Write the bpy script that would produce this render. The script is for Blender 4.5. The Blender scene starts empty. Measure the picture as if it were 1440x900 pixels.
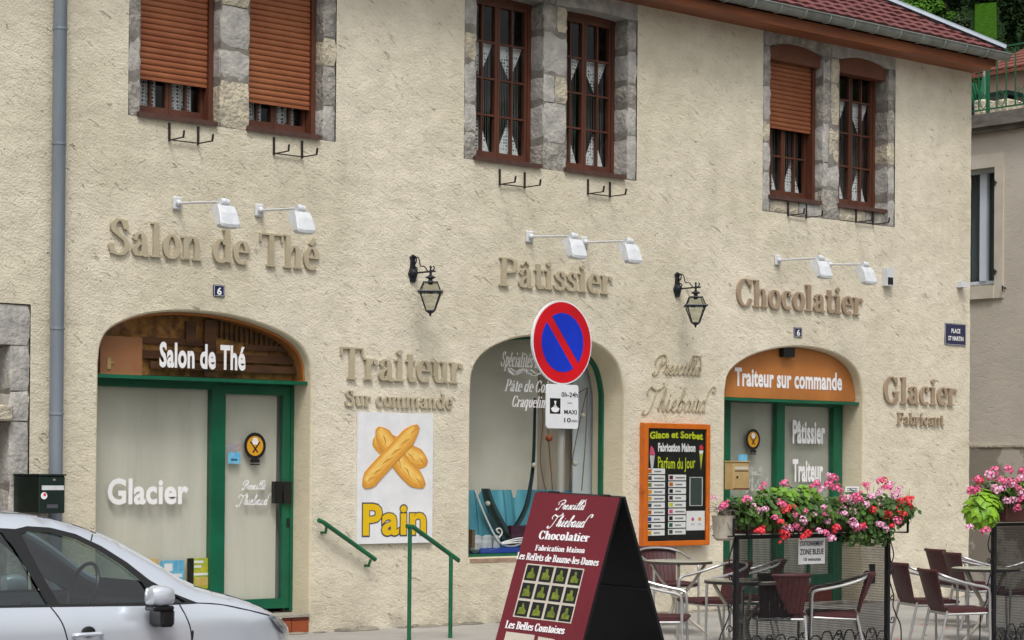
import bpy, math, random
from mathutils import Vector as V3, Matrix, noise
from mathutils.geometry import delaunay_2d_cdt
random.seed(7)
S = bpy.context.scene; COL = S.collection; PI = math.pi; R = math.radians
# ------------------------------------------------------------------ camera
FPX = 3000.0
yaw = math.atan2(3480, 3000); pitch = R(0.5); roll = R(0.46)
fw0 = V3((math.cos(yaw), math.sin(yaw), 0)); rt0 = V3((math.sin(yaw), -math.cos(yaw), 0)); up0 = V3((0, 0, 1))
FW = fw0*math.cos(pitch) + up0*math.sin(pitch); up1 = up0*math.cos(pitch) - fw0*math.sin(pitch)
RT = rt0*math.cos(roll) + up1*math.sin(roll); UP = up1*math.cos(roll) - rt0*math.sin(roll)
SH = 205 - FPX*math.tan(pitch)
EYE = V3((0, -16.64, 1.6))
cd = bpy.data.cameras.new('camera'); cam = bpy.data.objects.new('camera', cd); COL.objects.link(cam)
cd.sensor_width = 36; cd.lens = FPX/1440*36; cd.shift_y = SH/1440; cd.clip_end = 3000; cd.clip_start = .1
m = Matrix((RT, UP, -FW)).transposed().to_4x4(); m.translation = EYE; cam.matrix_world = m
S.camera = cam
# ------------------------------------------------------------------ world, sun, exposure
SUN_EL, SUN_AZ = R(58), R(215)      # compass style azimuth for the sky, clockwise from +Y
w = bpy.data.worlds.new('World'); S.world = w; w.use_nodes = True; nt = w.node_tree; nt.nodes.clear()
sky = nt.nodes.new('ShaderNodeTexSky'); sky.sky_type = 'NISHITA'; sky.sun_disc = False
sky.sun_elevation = SUN_EL; sky.sun_rotation = SUN_AZ; sky.air_density = 1.6; sky.dust_density = 6; sky.ozone_density = 1
hs = nt.nodes.new('ShaderNodeHueSaturation'); hs.inputs['Saturation'].default_value = .22
bg = nt.nodes.new('ShaderNodeBackground'); bg.inputs['Strength'].default_value = .12
wo = nt.nodes.new('ShaderNodeOutputWorld')
nt.links.new(sky.outputs[0], hs.inputs['Color']); nt.links.new(hs.outputs[0], bg.inputs['Color']); nt.links.new(bg.outputs[0], wo.inputs['Surface'])
sl = bpy.data.lights.new('sun', 'SUN'); sl.energy = 1.3; sl.angle = R(14); sl.color = (1, .96, .9)
sun = bpy.data.objects.new('sun', sl); COL.objects.link(sun)
sdir = V3((math.sin(SUN_AZ)*math.cos(SUN_EL), math.cos(SUN_AZ)*math.cos(SUN_EL), math.sin(SUN_EL)))
sun.rotation_euler = sdir.to_track_quat('Z', 'Y').to_euler(); sun.location = (0, -20, 30)
S.view_settings.view_transform = 'Standard'; S.view_settings.look = 'None'; S.view_settings.exposure = 0.31; S.view_settings.gamma = 1
S.cycles.max_bounces = 8; S.cycles.transparent_max_bounces = 24

# ------------------------------------------------------------------ measuring helpers (surveying points on real planes)
def ray(u, v): return FW + RT*((u-720)/FPX) + UP*((450+SH-v)/FPX)
def hit(u, v, P, N):
    d = ray(u, v); return EYE + d*((V3(P)-EYE).dot(N)/d.dot(N))
def W(u, v, Y=0.0): return hit(u, v, (0, Y, 0), V3((0, 1, 0)))
def WX(u, v, X): return hit(u, v, (X, 0, 0), V3((1, 0, 0)))
def WZ(u, v, Z=0.0): return hit(u, v, (0, 0, Z), V3((0, 0, 1)))
def WD(u, v, z): return EYE + ray(u, v)*z
# ------------------------------------------------------------------ materials
def c(h):
    h = h.lstrip('#'); o = []
    for i in (0, 2, 4):
        x = int(h[i:i+2], 16)/255; o.append(x/12.92 if x <= .04045 else ((x+.055)/1.055)**2.4)
    return (*o, 1)
def mixn(n, l, f, a, b):
    x = n.new('ShaderNodeMix'); x.data_type = 'RGBA'
    if f is not None: (l.new(f, x.inputs[0]) if not isinstance(f, float) else setattr(x.inputs[0], 'default_value', f))
    for s, val in ((6, a), (7, b)):
        if isinstance(val, tuple): x.inputs[s].default_value = val
        else: l.new(val, x.inputs[s])
    return x.outputs[2]
MC = {}
def mat(name, col, rough=.6, metal=0, col2=None, nscale=8, amt=1.0, bump=0, bscale=40, stretch=None, spec=.5, coat=0, lo=.35, hi=.65, bdist=.01, detail=6, trans=0):
    if name in MC: return MC[name]
    m = bpy.data.materials.new(name); m.use_nodes = True; n = m.node_tree.nodes; l = m.node_tree.links
    p = n['Principled BSDF']; col = c(col) if isinstance(col, str) else col
    p.inputs['Base Color'].default_value = col; p.inputs['Roughness'].default_value = rough; p.inputs['Metallic'].default_value = metal
    p.inputs['Specular IOR Level'].default_value = spec; p.inputs['Coat Weight'].default_value = coat
    tc = n.new('ShaderNodeTexCoord'); mp = n.new('ShaderNodeMapping'); l.new(tc.outputs['Object'], mp.inputs[0])
    if stretch: mp.inputs['Scale'].default_value = stretch
    if col2:
        nz = n.new('ShaderNodeTexNoise'); nz.inputs['Scale'].default_value = nscale; nz.inputs['Detail'].default_value = detail; nz.inputs['Roughness'].default_value = .6
        l.new(mp.outputs[0], nz.inputs['Vector'])
        r = n.new('ShaderNodeMapRange'); r.inputs[1].default_value = lo; r.inputs[2].default_value = hi; r.inputs[4].default_value = amt
        l.new(nz.outputs['Fac'], r.inputs[0])
        l.new(mixn(n, l, r.outputs[0], col, c(col2)), p.inputs['Base Color'])
    if bump:
        nb = n.new('ShaderNodeTexNoise'); nb.inputs['Scale'].default_value = bscale; nb.inputs['Detail'].default_value = 5
        l.new(mp.outputs[0], nb.inputs['Vector'])
        b = n.new('ShaderNodeBump'); b.inputs['Strength'].default_value = bump; b.inputs['Distance'].default_value = bdist
        l.new(nb.outputs['Fac'], b.inputs['Height']); l.new(b.outputs[0], p.inputs['Normal'])
    MC[name] = m; return m
def glassmat(name, tint=(.9, .92, .92, 1), refl=1.0, rough=.02):
    m = bpy.data.materials.new(name); m.use_nodes = True; n = m.node_tree.nodes; l = m.node_tree.links; n.clear()
    o = n.new('ShaderNodeOutputMaterial'); mx = n.new('ShaderNodeMixShader'); t = n.new('ShaderNodeBsdfTransparent'); g = n.new('ShaderNodeBsdfGlossy')
    fr = n.new('ShaderNodeFresnel'); fr.inputs[0].default_value = 1.5; t.inputs[0].default_value = tint; g.inputs['Roughness'].default_value = rough
    tc = n.new('ShaderNodeTexCoord'); nz = n.new('ShaderNodeTexNoise'); nz.inputs['Scale'].default_value = 1.1; l.new(tc.outputs['Object'], nz.inputs['Vector'])
    b = n.new('ShaderNodeBump'); b.inputs['Strength'].default_value = .05; b.inputs['Distance'].default_value = .02
    l.new(nz.outputs['Fac'], b.inputs['Height']); l.new(b.outputs[0], g.inputs['Normal'])
    ge = n.new('ShaderNodeNewGeometry'); inv = n.new('ShaderNodeMath'); inv.operation = 'MULTIPLY_ADD'; l.new(ge.outputs['Backfacing'], inv.inputs[0]); inv.inputs[1].default_value = -refl; inv.inputs[2].default_value = refl
    mu = n.new('ShaderNodeMath'); mu.operation = 'MULTIPLY'; l.new(inv.outputs[0], mu.inputs[1]); l.new(fr.outputs[0], mu.inputs[0])
    l.new(mu.outputs[0], mx.inputs[0]); l.new(t.outputs[0], mx.inputs[1]); l.new(g.outputs[0], mx.inputs[2]); l.new(mx.outputs[0], o.inputs[0])
    return m
def stucco(name, base, light, dark, bumps=1.0, fleck=.55, scl=1.0):
    m = bpy.data.materials.new(name); m.use_nodes = True; n = m.node_tree.nodes; l = m.node_tree.links
    p = n['Principled BSDF']; p.inputs['Roughness'].default_value = .92; p.inputs['Specular IOR Level'].default_value = .2
    tc = n.new('ShaderNodeTexCoord')
    def nz(scale, det=4, st=None, rot=None, rough=.55, dist=0):
        v = tc.outputs['Object']
        if rot is not None:
            mp = n.new('ShaderNodeMapping'); mp.inputs['Rotation'].default_value = rot; l.new(v, mp.inputs[0]); v = mp.outputs[0]
        if st is not None:
            mp = n.new('ShaderNodeMapping'); mp.inputs['Scale'].default_value = st; l.new(v, mp.inputs[0]); v = mp.outputs[0]
        x = n.new('ShaderNodeTexNoise'); x.inputs['Scale'].default_value = scale*scl; x.inputs['Detail'].default_value = det; x.inputs['Roughness'].default_value = rough
        x.inputs['Distortion'].default_value = dist
        l.new(v, x.inputs['Vector']); return x.outputs['Fac']
    def rng(f, a, b, t0=0., t1=1.):
        x = n.new('ShaderNodeMapRange'); x.inputs[1].default_value = a; x.inputs[2].default_value = b; x.inputs[3].default_value = t0; x.inputs[4].default_value = t1
        l.new(f, x.inputs[0]); return x.outputs[0]
    def mth(op, a, b):
        x = n.new('ShaderNodeMath'); x.operation = op
        for i, q in enumerate((a, b)):
            if isinstance(q, (int, float)): x.inputs[i].default_value = q
            else: l.new(q, x.inputs[i])
        return x.outputs[0]
    big = nz(.6, 5); med = nz(4, 4); 
    fl = nz(5.5, 3, st=(1, 1, 4.2), rot=(0, R(-32), 0), dist=.6)       # trowel marks, short and slanting
    fl2 = nz(13, 2, st=(1, 1, 3.0), rot=(0, R(-25), 0), dist=.8)
    gate = rng(nz(1.7, 2), .36, .52)
    marks = mth('MULTIPLY', rng(fl, .655, .72), gate)
    marks2 = mth('MULTIPLY', rng(fl2, .645, .74), .75)
    mk = mth('MAXIMUM', marks, marks2)
    c1 = mixn(n, l, rng(big, .35, .65), c(base), c(light)); c2 = mixn(n, l, rng(med, .4, .75, 0, .22), c1, c(dark))
    c3 = mixn(n, l, mth('MULTIPLY', mk, fleck), c2, c(dark))
    st_ = mth('MULTIPLY', rng(nz(2.2, 4, st=(1, 1, .12)), .6, .85), .22)
    c3 = mixn(n, l, st_, c3, c(dark))
    sz_ = n.new('ShaderNodeSeparateXYZ'); l.new(tc.outputs['Object'], sz_.inputs[0])
    c3 = mixn(n, l, mth('MULTIPLY', mth('MULTIPLY', mth('MULTIPLY', rng(sz_.outputs['Z'], 3.7, 4.6), rng(sz_.outputs['Z'], 4.9, 4.7)), rng(nz(5, 3, st=(1, 1, .07)), .5, .72)), .16), c3, c('#8f8871'))
    sx_ = n.new('ShaderNodeSeparateXYZ'); l.new(tc.outputs['Object'], sx_.inputs[0])
    c3 = mixn(n, l, mth('MULTIPLY', mth('MULTIPLY', rng(sx_.outputs['Z'], .45, 0), rng(nz(3.2, 5), .4, .6)), .6), c3, c('#9a9283'))
    l.new(c3, p.inputs['Base Color'])
    h = mth('ADD', mth('MULTIPLY', nz(9, 4, st=(1, 1, 1.9), rot=(0, R(-28), 0), dist=.5), 1.0), mth('MULTIPLY', nz(52, 3), .75))
    h = mth('SUBTRACT', h, mth('MULTIPLY', mk, .5))
    b = n.new('ShaderNodeBump'); b.inputs['Strength'].default_value = bumps; b.inputs['Distance'].default_value = .022
    l.new(h, b.inputs['Height']); l.new(b.outputs[0], p.inputs['Normal'])
    MC[name] = m; return m
def lacemat():
    m = bpy.data.materials.new('lace'); m.use_nodes = True; n = m.node_tree.nodes; l = m.node_tree.links
    p = n['Principled BSDF']; p.inputs['Base Color'].default_value = (.85, .85, .85, 1); p.inputs['Roughness'].default_value = .9
    tc = n.new('ShaderNodeTexCoord'); v = n.new('ShaderNodeTexVoronoi'); v.inputs['Scale'].default_value = 30; v.inputs['Randomness'].default_value = .25
    l.new(tc.outputs['Object'], v.inputs['Vector'])
    g = n.new('ShaderNodeMath'); g.operation = 'GREATER_THAN'; g.inputs[1].default_value = .36; l.new(v.outputs['Distance'], g.inputs[0])
    l.new(g.outputs[0], p.inputs['Alpha']); return m

M = dict(
 stucco=stucco('stucco', '#cec6b1', '#dcd4c2', '#837a67', .6, .62),
 reveal=stucco('reveal_plaster', '#c9bfa5', '#d2c8b0', '#a89c84', .3, .2),
 nstucco=stucco('grey_render', '#b9b2a6', '#c4bdb2', '#98918a', .25, .12, .6),
 plinth=mat('plinth_peeling', '#8f877b', .95, col2='#b7b0a4', nscale=2.2, lo=.5, hi=.54, bump=.5, bscale=12),
 stone=mat('stone', '#918f8e', .9, col2='#bfbbb2', nscale=7, bump=.8, bscale=26, bdist=.02, lo=.33, hi=.72, detail=9),
 stone2=mat('stone_warm', '#9f988a', .9, col2='#cbc1a9', nscale=8, bump=1, bscale=26, bdist=.03, lo=.36, hi=.66, detail=9),
 stone3=mat('stone_dark', '#77746f', .9, col2='#b0aba2', nscale=8, bump=1, bscale=26, bdist=.03, lo=.36, hi=.66, detail=9),
 mortar=mat('mortar', '#86827b', .95, col2='#6b665f', nscale=8, bump=.6, bscale=30),
 brown=mat('window_brown', '#613726', .5, col2='#4b281a', nscale=4, stretch=(1, 1, .15), bump=.1),
 slat=mat('shutter_slat', '#945a36', .55, col2='#84492b', nscale=3, stretch=(1, 1, 1), bump=.05),
 sbox=mat('shutter_box', '#6c3f29', .5, col2='#5c3422', nscale=3),
 sill=mat('sill_brown', '#54382f', .55, col2='#432b24', nscale=10),
 glass=glassmat('glass_dark', (.8, .84, .84, 1), 1.0),
 shopglass=glassmat('glass_shop', (.96, .965, .96, 1), 1.1),
 lace=lacemat(), thread=mat('thread', '#9a9a98', .9),
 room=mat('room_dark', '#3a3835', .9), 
 green=mat('green_paint', '#065f42', .36, col2='#055038', nscale=3, bump=.04),
 dgreen=mat('green_rail', '#12633f', .45, col2='#0d5234', nscale=6),
 blind=mat('blind', '#d2cfc3', .85, col2='#c3c1b5', nscale=1.6, stretch=(1.5, 1, .35)),
 orange=mat('orange_panel', '#b57338', .5, col2='#a4652e', nscale=2.5, stretch=(1, 1, .4)),
 oframe=mat('orange_frame', '#c8660f', .4, col2='#b55a10', nscale=6),
 white=mat('white_vinyl', '#e8e8ea', .6), whitep=mat('white_plate', '#e4e5e8', .4, col2='#d6d8dc', nscale=5),
 lgrey=mat('floodlight_grey', '#cfd2d6', .45, col2='#bfc3c8', nscale=12),
 letter=mat('letter_taupe', '#b3a890', .7, col2='#a79c84', nscale=7, bump=.15),
 letter2=mat('letter_taupe_dark', '#a08d78', .7, col2='#94816b', nscale=7, bump=.15),
 zinc=mat('zinc', '#87909a', .45, .3, col2='#77818b', nscale=2.5, stretch=(1, 1, .3)),
 gut=mat('gutter_zinc', '#70756f', .5, .35, col2='#8a8f8a', nscale=5),
 gutb=mat('gutter_bracket', '#9a9f9c', .4, .4),
 wood=mat('eave_wood', '#91532f', .55, col2='#6a3820', nscale=3, stretch=(.3, 3, 3), bump=.2),
 tile=mat('roof_tile', '#764240', .9, col2='#563031', nscale=5, lo=.3, hi=.7, bump=.3),
 tiled=mat('tile_edge', '#5a2c2c', .9),
 iron=mat('black_iron', '#17171a', .5, .3, col2='#26262a', nscale=20),
 iron2=mat('dark_iron_lantern', '#1d2028', .45, .4, col2='#2b3038', nscale=20),
 frost=mat('lantern_pane', '#bdbba8', .3),
 hookm=mat('bracket_iron', '#2c2522', .7, .2),
 navy=mat('navy_enamel', '#1b2148', .3, coat=.3), redp=mat('sign_red', '#d8121f', .35, col2='#bb1020', nscale=3), bluep=mat('sign_blue', '#1638c8', .35, col2='#1230b4', nscale=3),
 galv=mat('galvanised', '#a3a29a', .5, .3, col2='#8b8a82', nscale=6, stretch=(1, 1, .3)), 
 maroonp=mat('maroon_print', '#6c1423', .4, col2='#620f1e', nscale=1.2), blackp=mat('black_board', '#111114', .45, col2='#17171b', nscale=3),
 blk=mat('black_print', '#0c0c0e', .5), lime=mat('lime_print', '#7d8a2a', .6, col2='#4e5a18', nscale=30), 
 yellow=mat('yellow_print', '#dcb50c', .5), ylime=mat('yellowgreen_print', '#c3cf1e', .5), outline=mat('outline_print', '#4a4a52', .5),
 bread_d=mat('bread_crust', '#bd8232', .6, col2='#cc963f', nscale=16), bread_m=mat('bread_gold', '#e6b250', .6, col2='#dba344', nscale=16),
 bread=mat('bread', '#d99c3f', .6, col2='#cf9036', nscale=16), bread2=mat('bread_pale', '#efcb74', .6, col2='#e4b658', nscale=18),
 dbox=mat('mailbox_green', '#0c2420', .4, col2='#0a1d1a', nscale=6), bbox=mat('mailbox_beige', '#b39a6a', .5, col2='#a48b5c', nscale=6),
 cream=mat('cream_frame', '#c6bfb2', .8, col2='#b9b1a3', nscale=4), upvc=mat('upvc_white', '#c9d2de', .4),
 tilecot=mat('terracotta', '#9a4f2b', .5, col2='#863f22', nscale=4), dtile=mat('dark_tile', '#6e2a1c', .5), 
 stepst=mat('threshold_stone', '#9d988c', .8, col2='#8a857a', nscale=8),
 alu=mat('aluminium', '#bdbdbd', .38, .7, col2='#adadad', nscale=10), wick=mat('maroon_wicker', '#4c1d22', .55, col2='#38151a', nscale=60),
 ttop=mat('table_top', '#a9ab9c', .3, col2='#9b9d8f', nscale=30, coat=.3), trim=mat('table_edge', '#39332f', .5), tleg=mat('table_leg', '#b9b4a8', .4, .3),
 leaf=mat('geranium_leaf', '#2c4a18', .6, col2='#46691f', nscale=7, lo=.35, hi=.65), leafl=mat('light_leaf', '#6f9a22', .55, col2='#5a8420', nscale=9), leaflime=mat('lime_leaf', '#84b01e', .55, col2='#5d8c18', nscale=14),
 dead=mat('dry_stems', '#7f766c', .9, col2='#5d554c', nscale=20), pot=mat('whitewashed_pot', '#b9b2a4', .8, col2='#a49c8d', nscale=9), boxm=mat('planter_brown', '#4a2620', .7),
 pink=mat('petal_pink', '#d8437a', .6, col2='#e27aa2', nscale=40), pale=mat('petal_pale', '#dc7fae', .6, col2='#eec6da', nscale=40), redf=mat('petal_red', '#d3202a', .6, col2='#e34050', nscale=40),
 bark=mat('bark', '#3b3127', .9, col2='#272019', nscale=10, bump=.5), tleaf=mat('tree_leaf', '#1f3315', .7, col2='#314c1b', nscale=1.2), tleaf2=mat('tree_leaf_light', '#39611a', .75, col2='#4f7a24', nscale=1.5, spec=.15), tleaf3=mat('tree_leaf_dark', '#182a12', .8, col2='#253c1a', nscale=1.5, spec=.1),
 lawn=mat('lawn', '#213f0a', .95, col2='#35580f', nscale=5, spec=.05), otile=mat('orange_tile', '#7e4a3c', .85, col2='#68382d', nscale=8),
 carp=mat('car_silver', '#c3cad4', .24, .35, col2='#cad0da', nscale=1, coat=1.0, spec=.6), rubber=mat('rubber', '#0d0d0e', .6), trimk=mat('black_trim', '#121214', .35), 
 carglass=glassmat('car_glass', (.46, .54, .53, 1), 2.6), chrome=mat('chrome', '#c8c8c8', .12, 1), carint=mat('car_interior', '#1a1a1c', .8), headl=mat('headlamp', '#aab0b8', .12, .7), lensm=glassmat('lamp_lens', (.9, .92, .95, 1), 1.5), amber=mat('amber', '#c0641a', .3), rim=mat('wheel_rim', '#a0a3a8', .3, .8),
 cyan=mat('cyan_cloth', '#5ba3b6', .8, col2='#3a7f95', nscale=2.2, stretch=(3, 1, .6)), netm=mat('fishing_net', '#1f3337', .9), cobalt=mat('cobalt_cloth', '#2244a0', .8), bead=mat('float_ball', '#b8b4a8', .4), shell=mat('shell', '#b9bfc3', .4, col2='#98a0a6', nscale=12), plum=mat('plum_box', '#3b1830', .5), rope=mat('rope', '#6c5642', .9),
 pine=mat('driftwood', '#6b5543', .9, col2='#4f3e30', nscale=10, stretch=(1, 1, .2)),
 brownp=mat('reflected_board', '#a8714e', .6, col2='#99643f', nscale=2), dbrown=mat('dark_brown', '#4a2a19', .7, col2='#6b4226', nscale=5, stretch=(.4, 1, 2)), mbrown=mat('reflected_brown', '#b07c40', .7, col2='#6f4520', nscale=9, lo=.4, hi=.6, bump=.5, bscale=9),  # mid and light browns colour the reflection modelled behind the left transom glass
 skyb=mat('leaflet_blue', '#4aa0cf', .5, col2='#7fc0dd', nscale=20), leafg=mat('leaflet_green', '#7cae3c', .5, col2='#d3c43a', nscale=14), leafy=mat('leaflet_yellow', '#d8c27c', .5, col2='#c7a24a', nscale=14),
 asphalt=mat('asphalt', '#6a6a6c', .95, col2='#5c5c5e', nscale=3, bump=.4, bscale=120), gold=mat('badge_gold', '#d79a1c', .5), 
 pave=mat('pavement', '#a09d98', .9, col2='#8a8782', nscale=1.3, bump=.5, bscale=90, lo=.3, hi=.7), kerb=mat('kerb_granite', '#8d8b87', .85, col2='#75736f', nscale=14), earth=mat('ground', '#77756c', .95, col2='#64625a', nscale=.5),
 grime=mat('wall_foot_grime', '#6b665c', .95, col2='#8a8374', nscale=6, lo=.4, hi=.6), pinkp=mat('pink_print', '#d2577f', .5), blueg=mat('dark_card', '#3b4642', .5),
)
# ------------------------------------------------------------------ mesh builder
def origin_of(o):
    p = V3((0, 0, 0))
    while o is not None: p += o.location; o = o.parent
    return p
def tag(o, label=None, cat=None, group=None, kind=None):
    if label: o['label'] = label
    if cat: o['category'] = cat
    if group: o['group'] = group
    if kind: o['kind'] = kind
    return o
def empty(name, loc, label, cat, group=None, rz=0):
    o = bpy.data.objects.new(name, None); COL.objects.link(o); o.location = loc; o.rotation_euler.z = rz; o.empty_display_size = .1
    return tag(o, label, cat, group)
class MB:
    def __init__(s): s.v = []; s.f = []; s.mi = []; s.m = 0
    def add(s, vs, fs):
        b = len(s.v); s.v += [tuple(p) for p in vs]; s.f += [tuple(b+i for i in q) for q in fs]; s.mi += [s.m]*len(fs); return s
    def box(s, x0, x1, y0, y1, z0, z1):
        return s.obox(V3((x0, y0, z0)), V3((x1-x0, 0, 0)), V3((0, y1-y0, 0)), V3((0, 0, z1-z0)))
    def obox(s, o, a, b, d):
        o = V3(o); p = [o, o+a, o+a+b, o+b, o+d, o+a+d, o+a+b+d, o+b+d]
        f = [(0, 3, 2, 1), (4, 5, 6, 7), (0, 1, 5, 4), (1, 2, 6, 5), (2, 3, 7, 6), (3, 0, 4, 7)]
        if a.cross(b).dot(d) < 0: f = [q[::-1] for q in f]
        return s.add(p, f)
    def bbox(s, x0, x1, y0, y1, z0, z1, b=.006):     # bevelled box by three crossing slabs' hull (chamfer)
        xs = (x0, x1); vs = []; 
        for i, x in enumerate((x0, x1)):
            for j, y in enumerate((y0, y1)):
                for k, z in enumerate((z0, z1)):
                    sx, sy, sz = (b, -b)[i], (b, -b)[j], (b, -b)[k]
                    vs += [(x, y+sy, z+sz), (x+sx, y, z+sz), (x+sx, y+sy, z)]
        g = lambda i, j, k, a: ((i*2+j)*2+k)*3+a
        F = []
        for i in (0, 1): q = [g(i, 0, 0, 0), g(i, 0, 1, 0), g(i, 1, 1, 0), g(i, 1, 0, 0)]; F.append(q if i == 0 else q[::-1])
        for j in (0, 1): q = [g(0, j, 0, 1), g(1, j, 0, 1), g(1, j, 1, 1), g(0, j, 1, 1)]; F.append(q if j == 0 else q[::-1])
        for k in (0, 1): q = [g(0, 0, k, 2), g(0, 1, k, 2), g(1, 1, k, 2), g(1, 0, k, 2)]; F.append(q if k == 0 else q[::-1])
        for i in (0, 1):
            for j in (0, 1): q = [g(i, j, 0, 0), g(i, j, 1, 0), g(i, j, 1, 1), g(i, j, 0, 1)]; F.append(q if i != j else q[::-1])
            for k in (0, 1): q = [g(i, 0, k, 0), g(i, 1, k, 0), g(i, 1, k, 2), g(i, 0, k, 2)]; F.append(q if i == k else q[::-1])
        for j in (0, 1):
            for k in (0, 1): q = [g(0, j, k, 1), g(1, j, k, 1), g(1, j, k, 2), g(0, j, k, 2)]; F.append(q if j != k else q[::-1])
        for i in (0, 1):
            for j in (0, 1):
                for k in (0, 1): q = [g(i, j, k, 0), g(i, j, k, 1), g(i, j, k, 2)]; F.append(q if (i+j+k) % 2 else q[::-1])
        return s.add(vs, F)
    def tube(s, path, r, n=8, closed=False, caps=True):
        P = [V3(p) for p in path]; rs = r if isinstance(r, (list, tuple)) else [r]*len(P)
        N = len(P); t0 = (P[1]-P[0]).normalized(); a = V3((0, 0, 1)) if abs(t0.z) < .9 else V3((1, 0, 0)); nx = t0.cross(a).normalized(); vs = []
        for i in range(N):
            t = (P[(i+1) % N]-P[i-1]) if closed else (P[min(i+1, N-1)]-P[max(i-1, 0)])
            t = t.normalized() if t.length > 1e-9 else t0
            nx = (nx - t*nx.dot(t)); nx = nx.normalized() if nx.length > 1e-6 else t.orthogonal().normalized(); ny = t.cross(nx)
            for k in range(n):
                q = 2*PI*k/n; vs.append(P[i]+(nx*math.cos(q)+ny*math.sin(q))*rs[i])
        fs = [(i*n+k, i*n+(k+1) % n, ((i+1) % N)*n+(k+1) % n, ((i+1) % N)*n+k) for i in range(N if closed else N-1) for k in range(n)]
        if caps and not closed: fs += [tuple(range(n))[::-1], tuple((N-1)*n+k for k in range(n))]
        return s.add(vs, fs)
    def bar(s, a, b, r=.01, n=8): return s.tube([a, b], r, n)
    def lathe(s, prof, o, n=16, ax='z', sx=1, sy=1):
        vs = []; o = V3(o)
        for r, h in prof:
            for k in range(n):
                q = 2*PI*k/n; p = (r*math.cos(q)*sx, r*math.sin(q)*sy, h)
                if ax == 'y': p = (p[0], h, p[1])
                if ax == 'x': p = (h, p[0], p[1])
                vs.append(o+V3(p))
        N = len(prof); fs = [(i*n+k, i*n+(k+1) % n, (i+1)*n+(k+1) % n, (i+1)*n+k) for i in range(N-1) for k in range(n)]
        fs += [tuple(range(n))[::-1], tuple((N-1)*n+k for k in range(n))]
        if ax == 'y': fs = [q[::-1] for q in fs]
        return s.add(vs, fs)
    def ball(s, o, r, n=10, sz=1): return s.lathe([(max(r*math.sin(PI*i/8), .0005), -r*sz*math.cos(PI*i/8)) for i in range(9)], o, n)
    def prism(s, pts, O, A, B, D):        # 2D polygon pts in plane O + x*A + y*B, extruded by vector D (front at O+D)
        n = len(pts); O = V3(O); bk = [O+A*x+B*y for x, y in pts]; fr = [p+D for p in bk]
        ar = sum(pts[i][0]*pts[(i+1) % n][1]-pts[(i+1) % n][0]*pts[i][1] for i in range(n))
        fl = (ar > 0) == (A.cross(B).dot(D) > 0)
        fs = [tuple(range(n, 2*n)), tuple(range(n))[::-1]]+[(i, (i+1) % n, n+(i+1) % n, n+i) for i in range(n)]
        if not fl: fs = [q[::-1] for q in fs]
        return s.add(bk+fr, fs)
    def build(s, name, mt, parent=None, smooth=False, kind=None, label=None, cat=None, group=None, org=None):
        mats = mt if isinstance(mt, list) else [mt]
        if parent is not None: o0 = origin_of(parent)
        elif kind == 'structure': o0 = V3((0, 0, 0))
        elif org is not None: o0 = V3(org)
        else:
            xs = [[p[i] for p in s.v] for i in range(3)]; o0 = V3(((min(xs[0])+max(xs[0]))/2, (min(xs[1])+max(xs[1]))/2, min(xs[2])))
        me = bpy.data.meshes.new(name); me.from_pydata([(p[0]-o0.x, p[1]-o0.y, p[2]-o0.z) for p in s.v], [], s.f)
        for q in mats: me.materials.append(M[q] if isinstance(q, str) else q)
        if len(mats) > 1: me.polygons.foreach_set('material_index', s.mi)
        if smooth:
            me.polygons.foreach_set('use_smooth', [True]*len(me.polygons)); 
            try: me.set_sharp_from_angle(angle=R(40))
            except Exception: pass
        me.update()
        o = bpy.data.objects.new(name, me); COL.objects.link(o)
        if parent is not None: o.parent = parent
        else: o.location = o0
        return tag(o, label, cat, group, kind)
def copy_tree(o, parent=None):
    q = o.copy(); COL.objects.link(q)
    if parent is not None: q.parent = parent
    for ch in list(o.children): copy_tree(ch, q)
    return q
def cat_rom(P, k=6):
    if len(P) < 3: return [tuple(p) for p in P]
    P = [V3((*p, 0)) if len(p) == 2 else V3(p) for p in P]; Q = [P[0]*2-P[1]]+P+[P[-1]*2-P[-2]]; o = []
    for i in range(1, len(Q)-2):
        for j in range(k):
            t = j/k; a, b, d, e = Q[i-1], Q[i], Q[i+1], Q[i+2]
            o.append(tuple(.5*((2*b)+(d-a)*t+(2*a-5*b+4*d-e)*t*t+(3*b-a-3*d+e)*t**3)))
    o.append(tuple(P[-1])); return o
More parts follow.
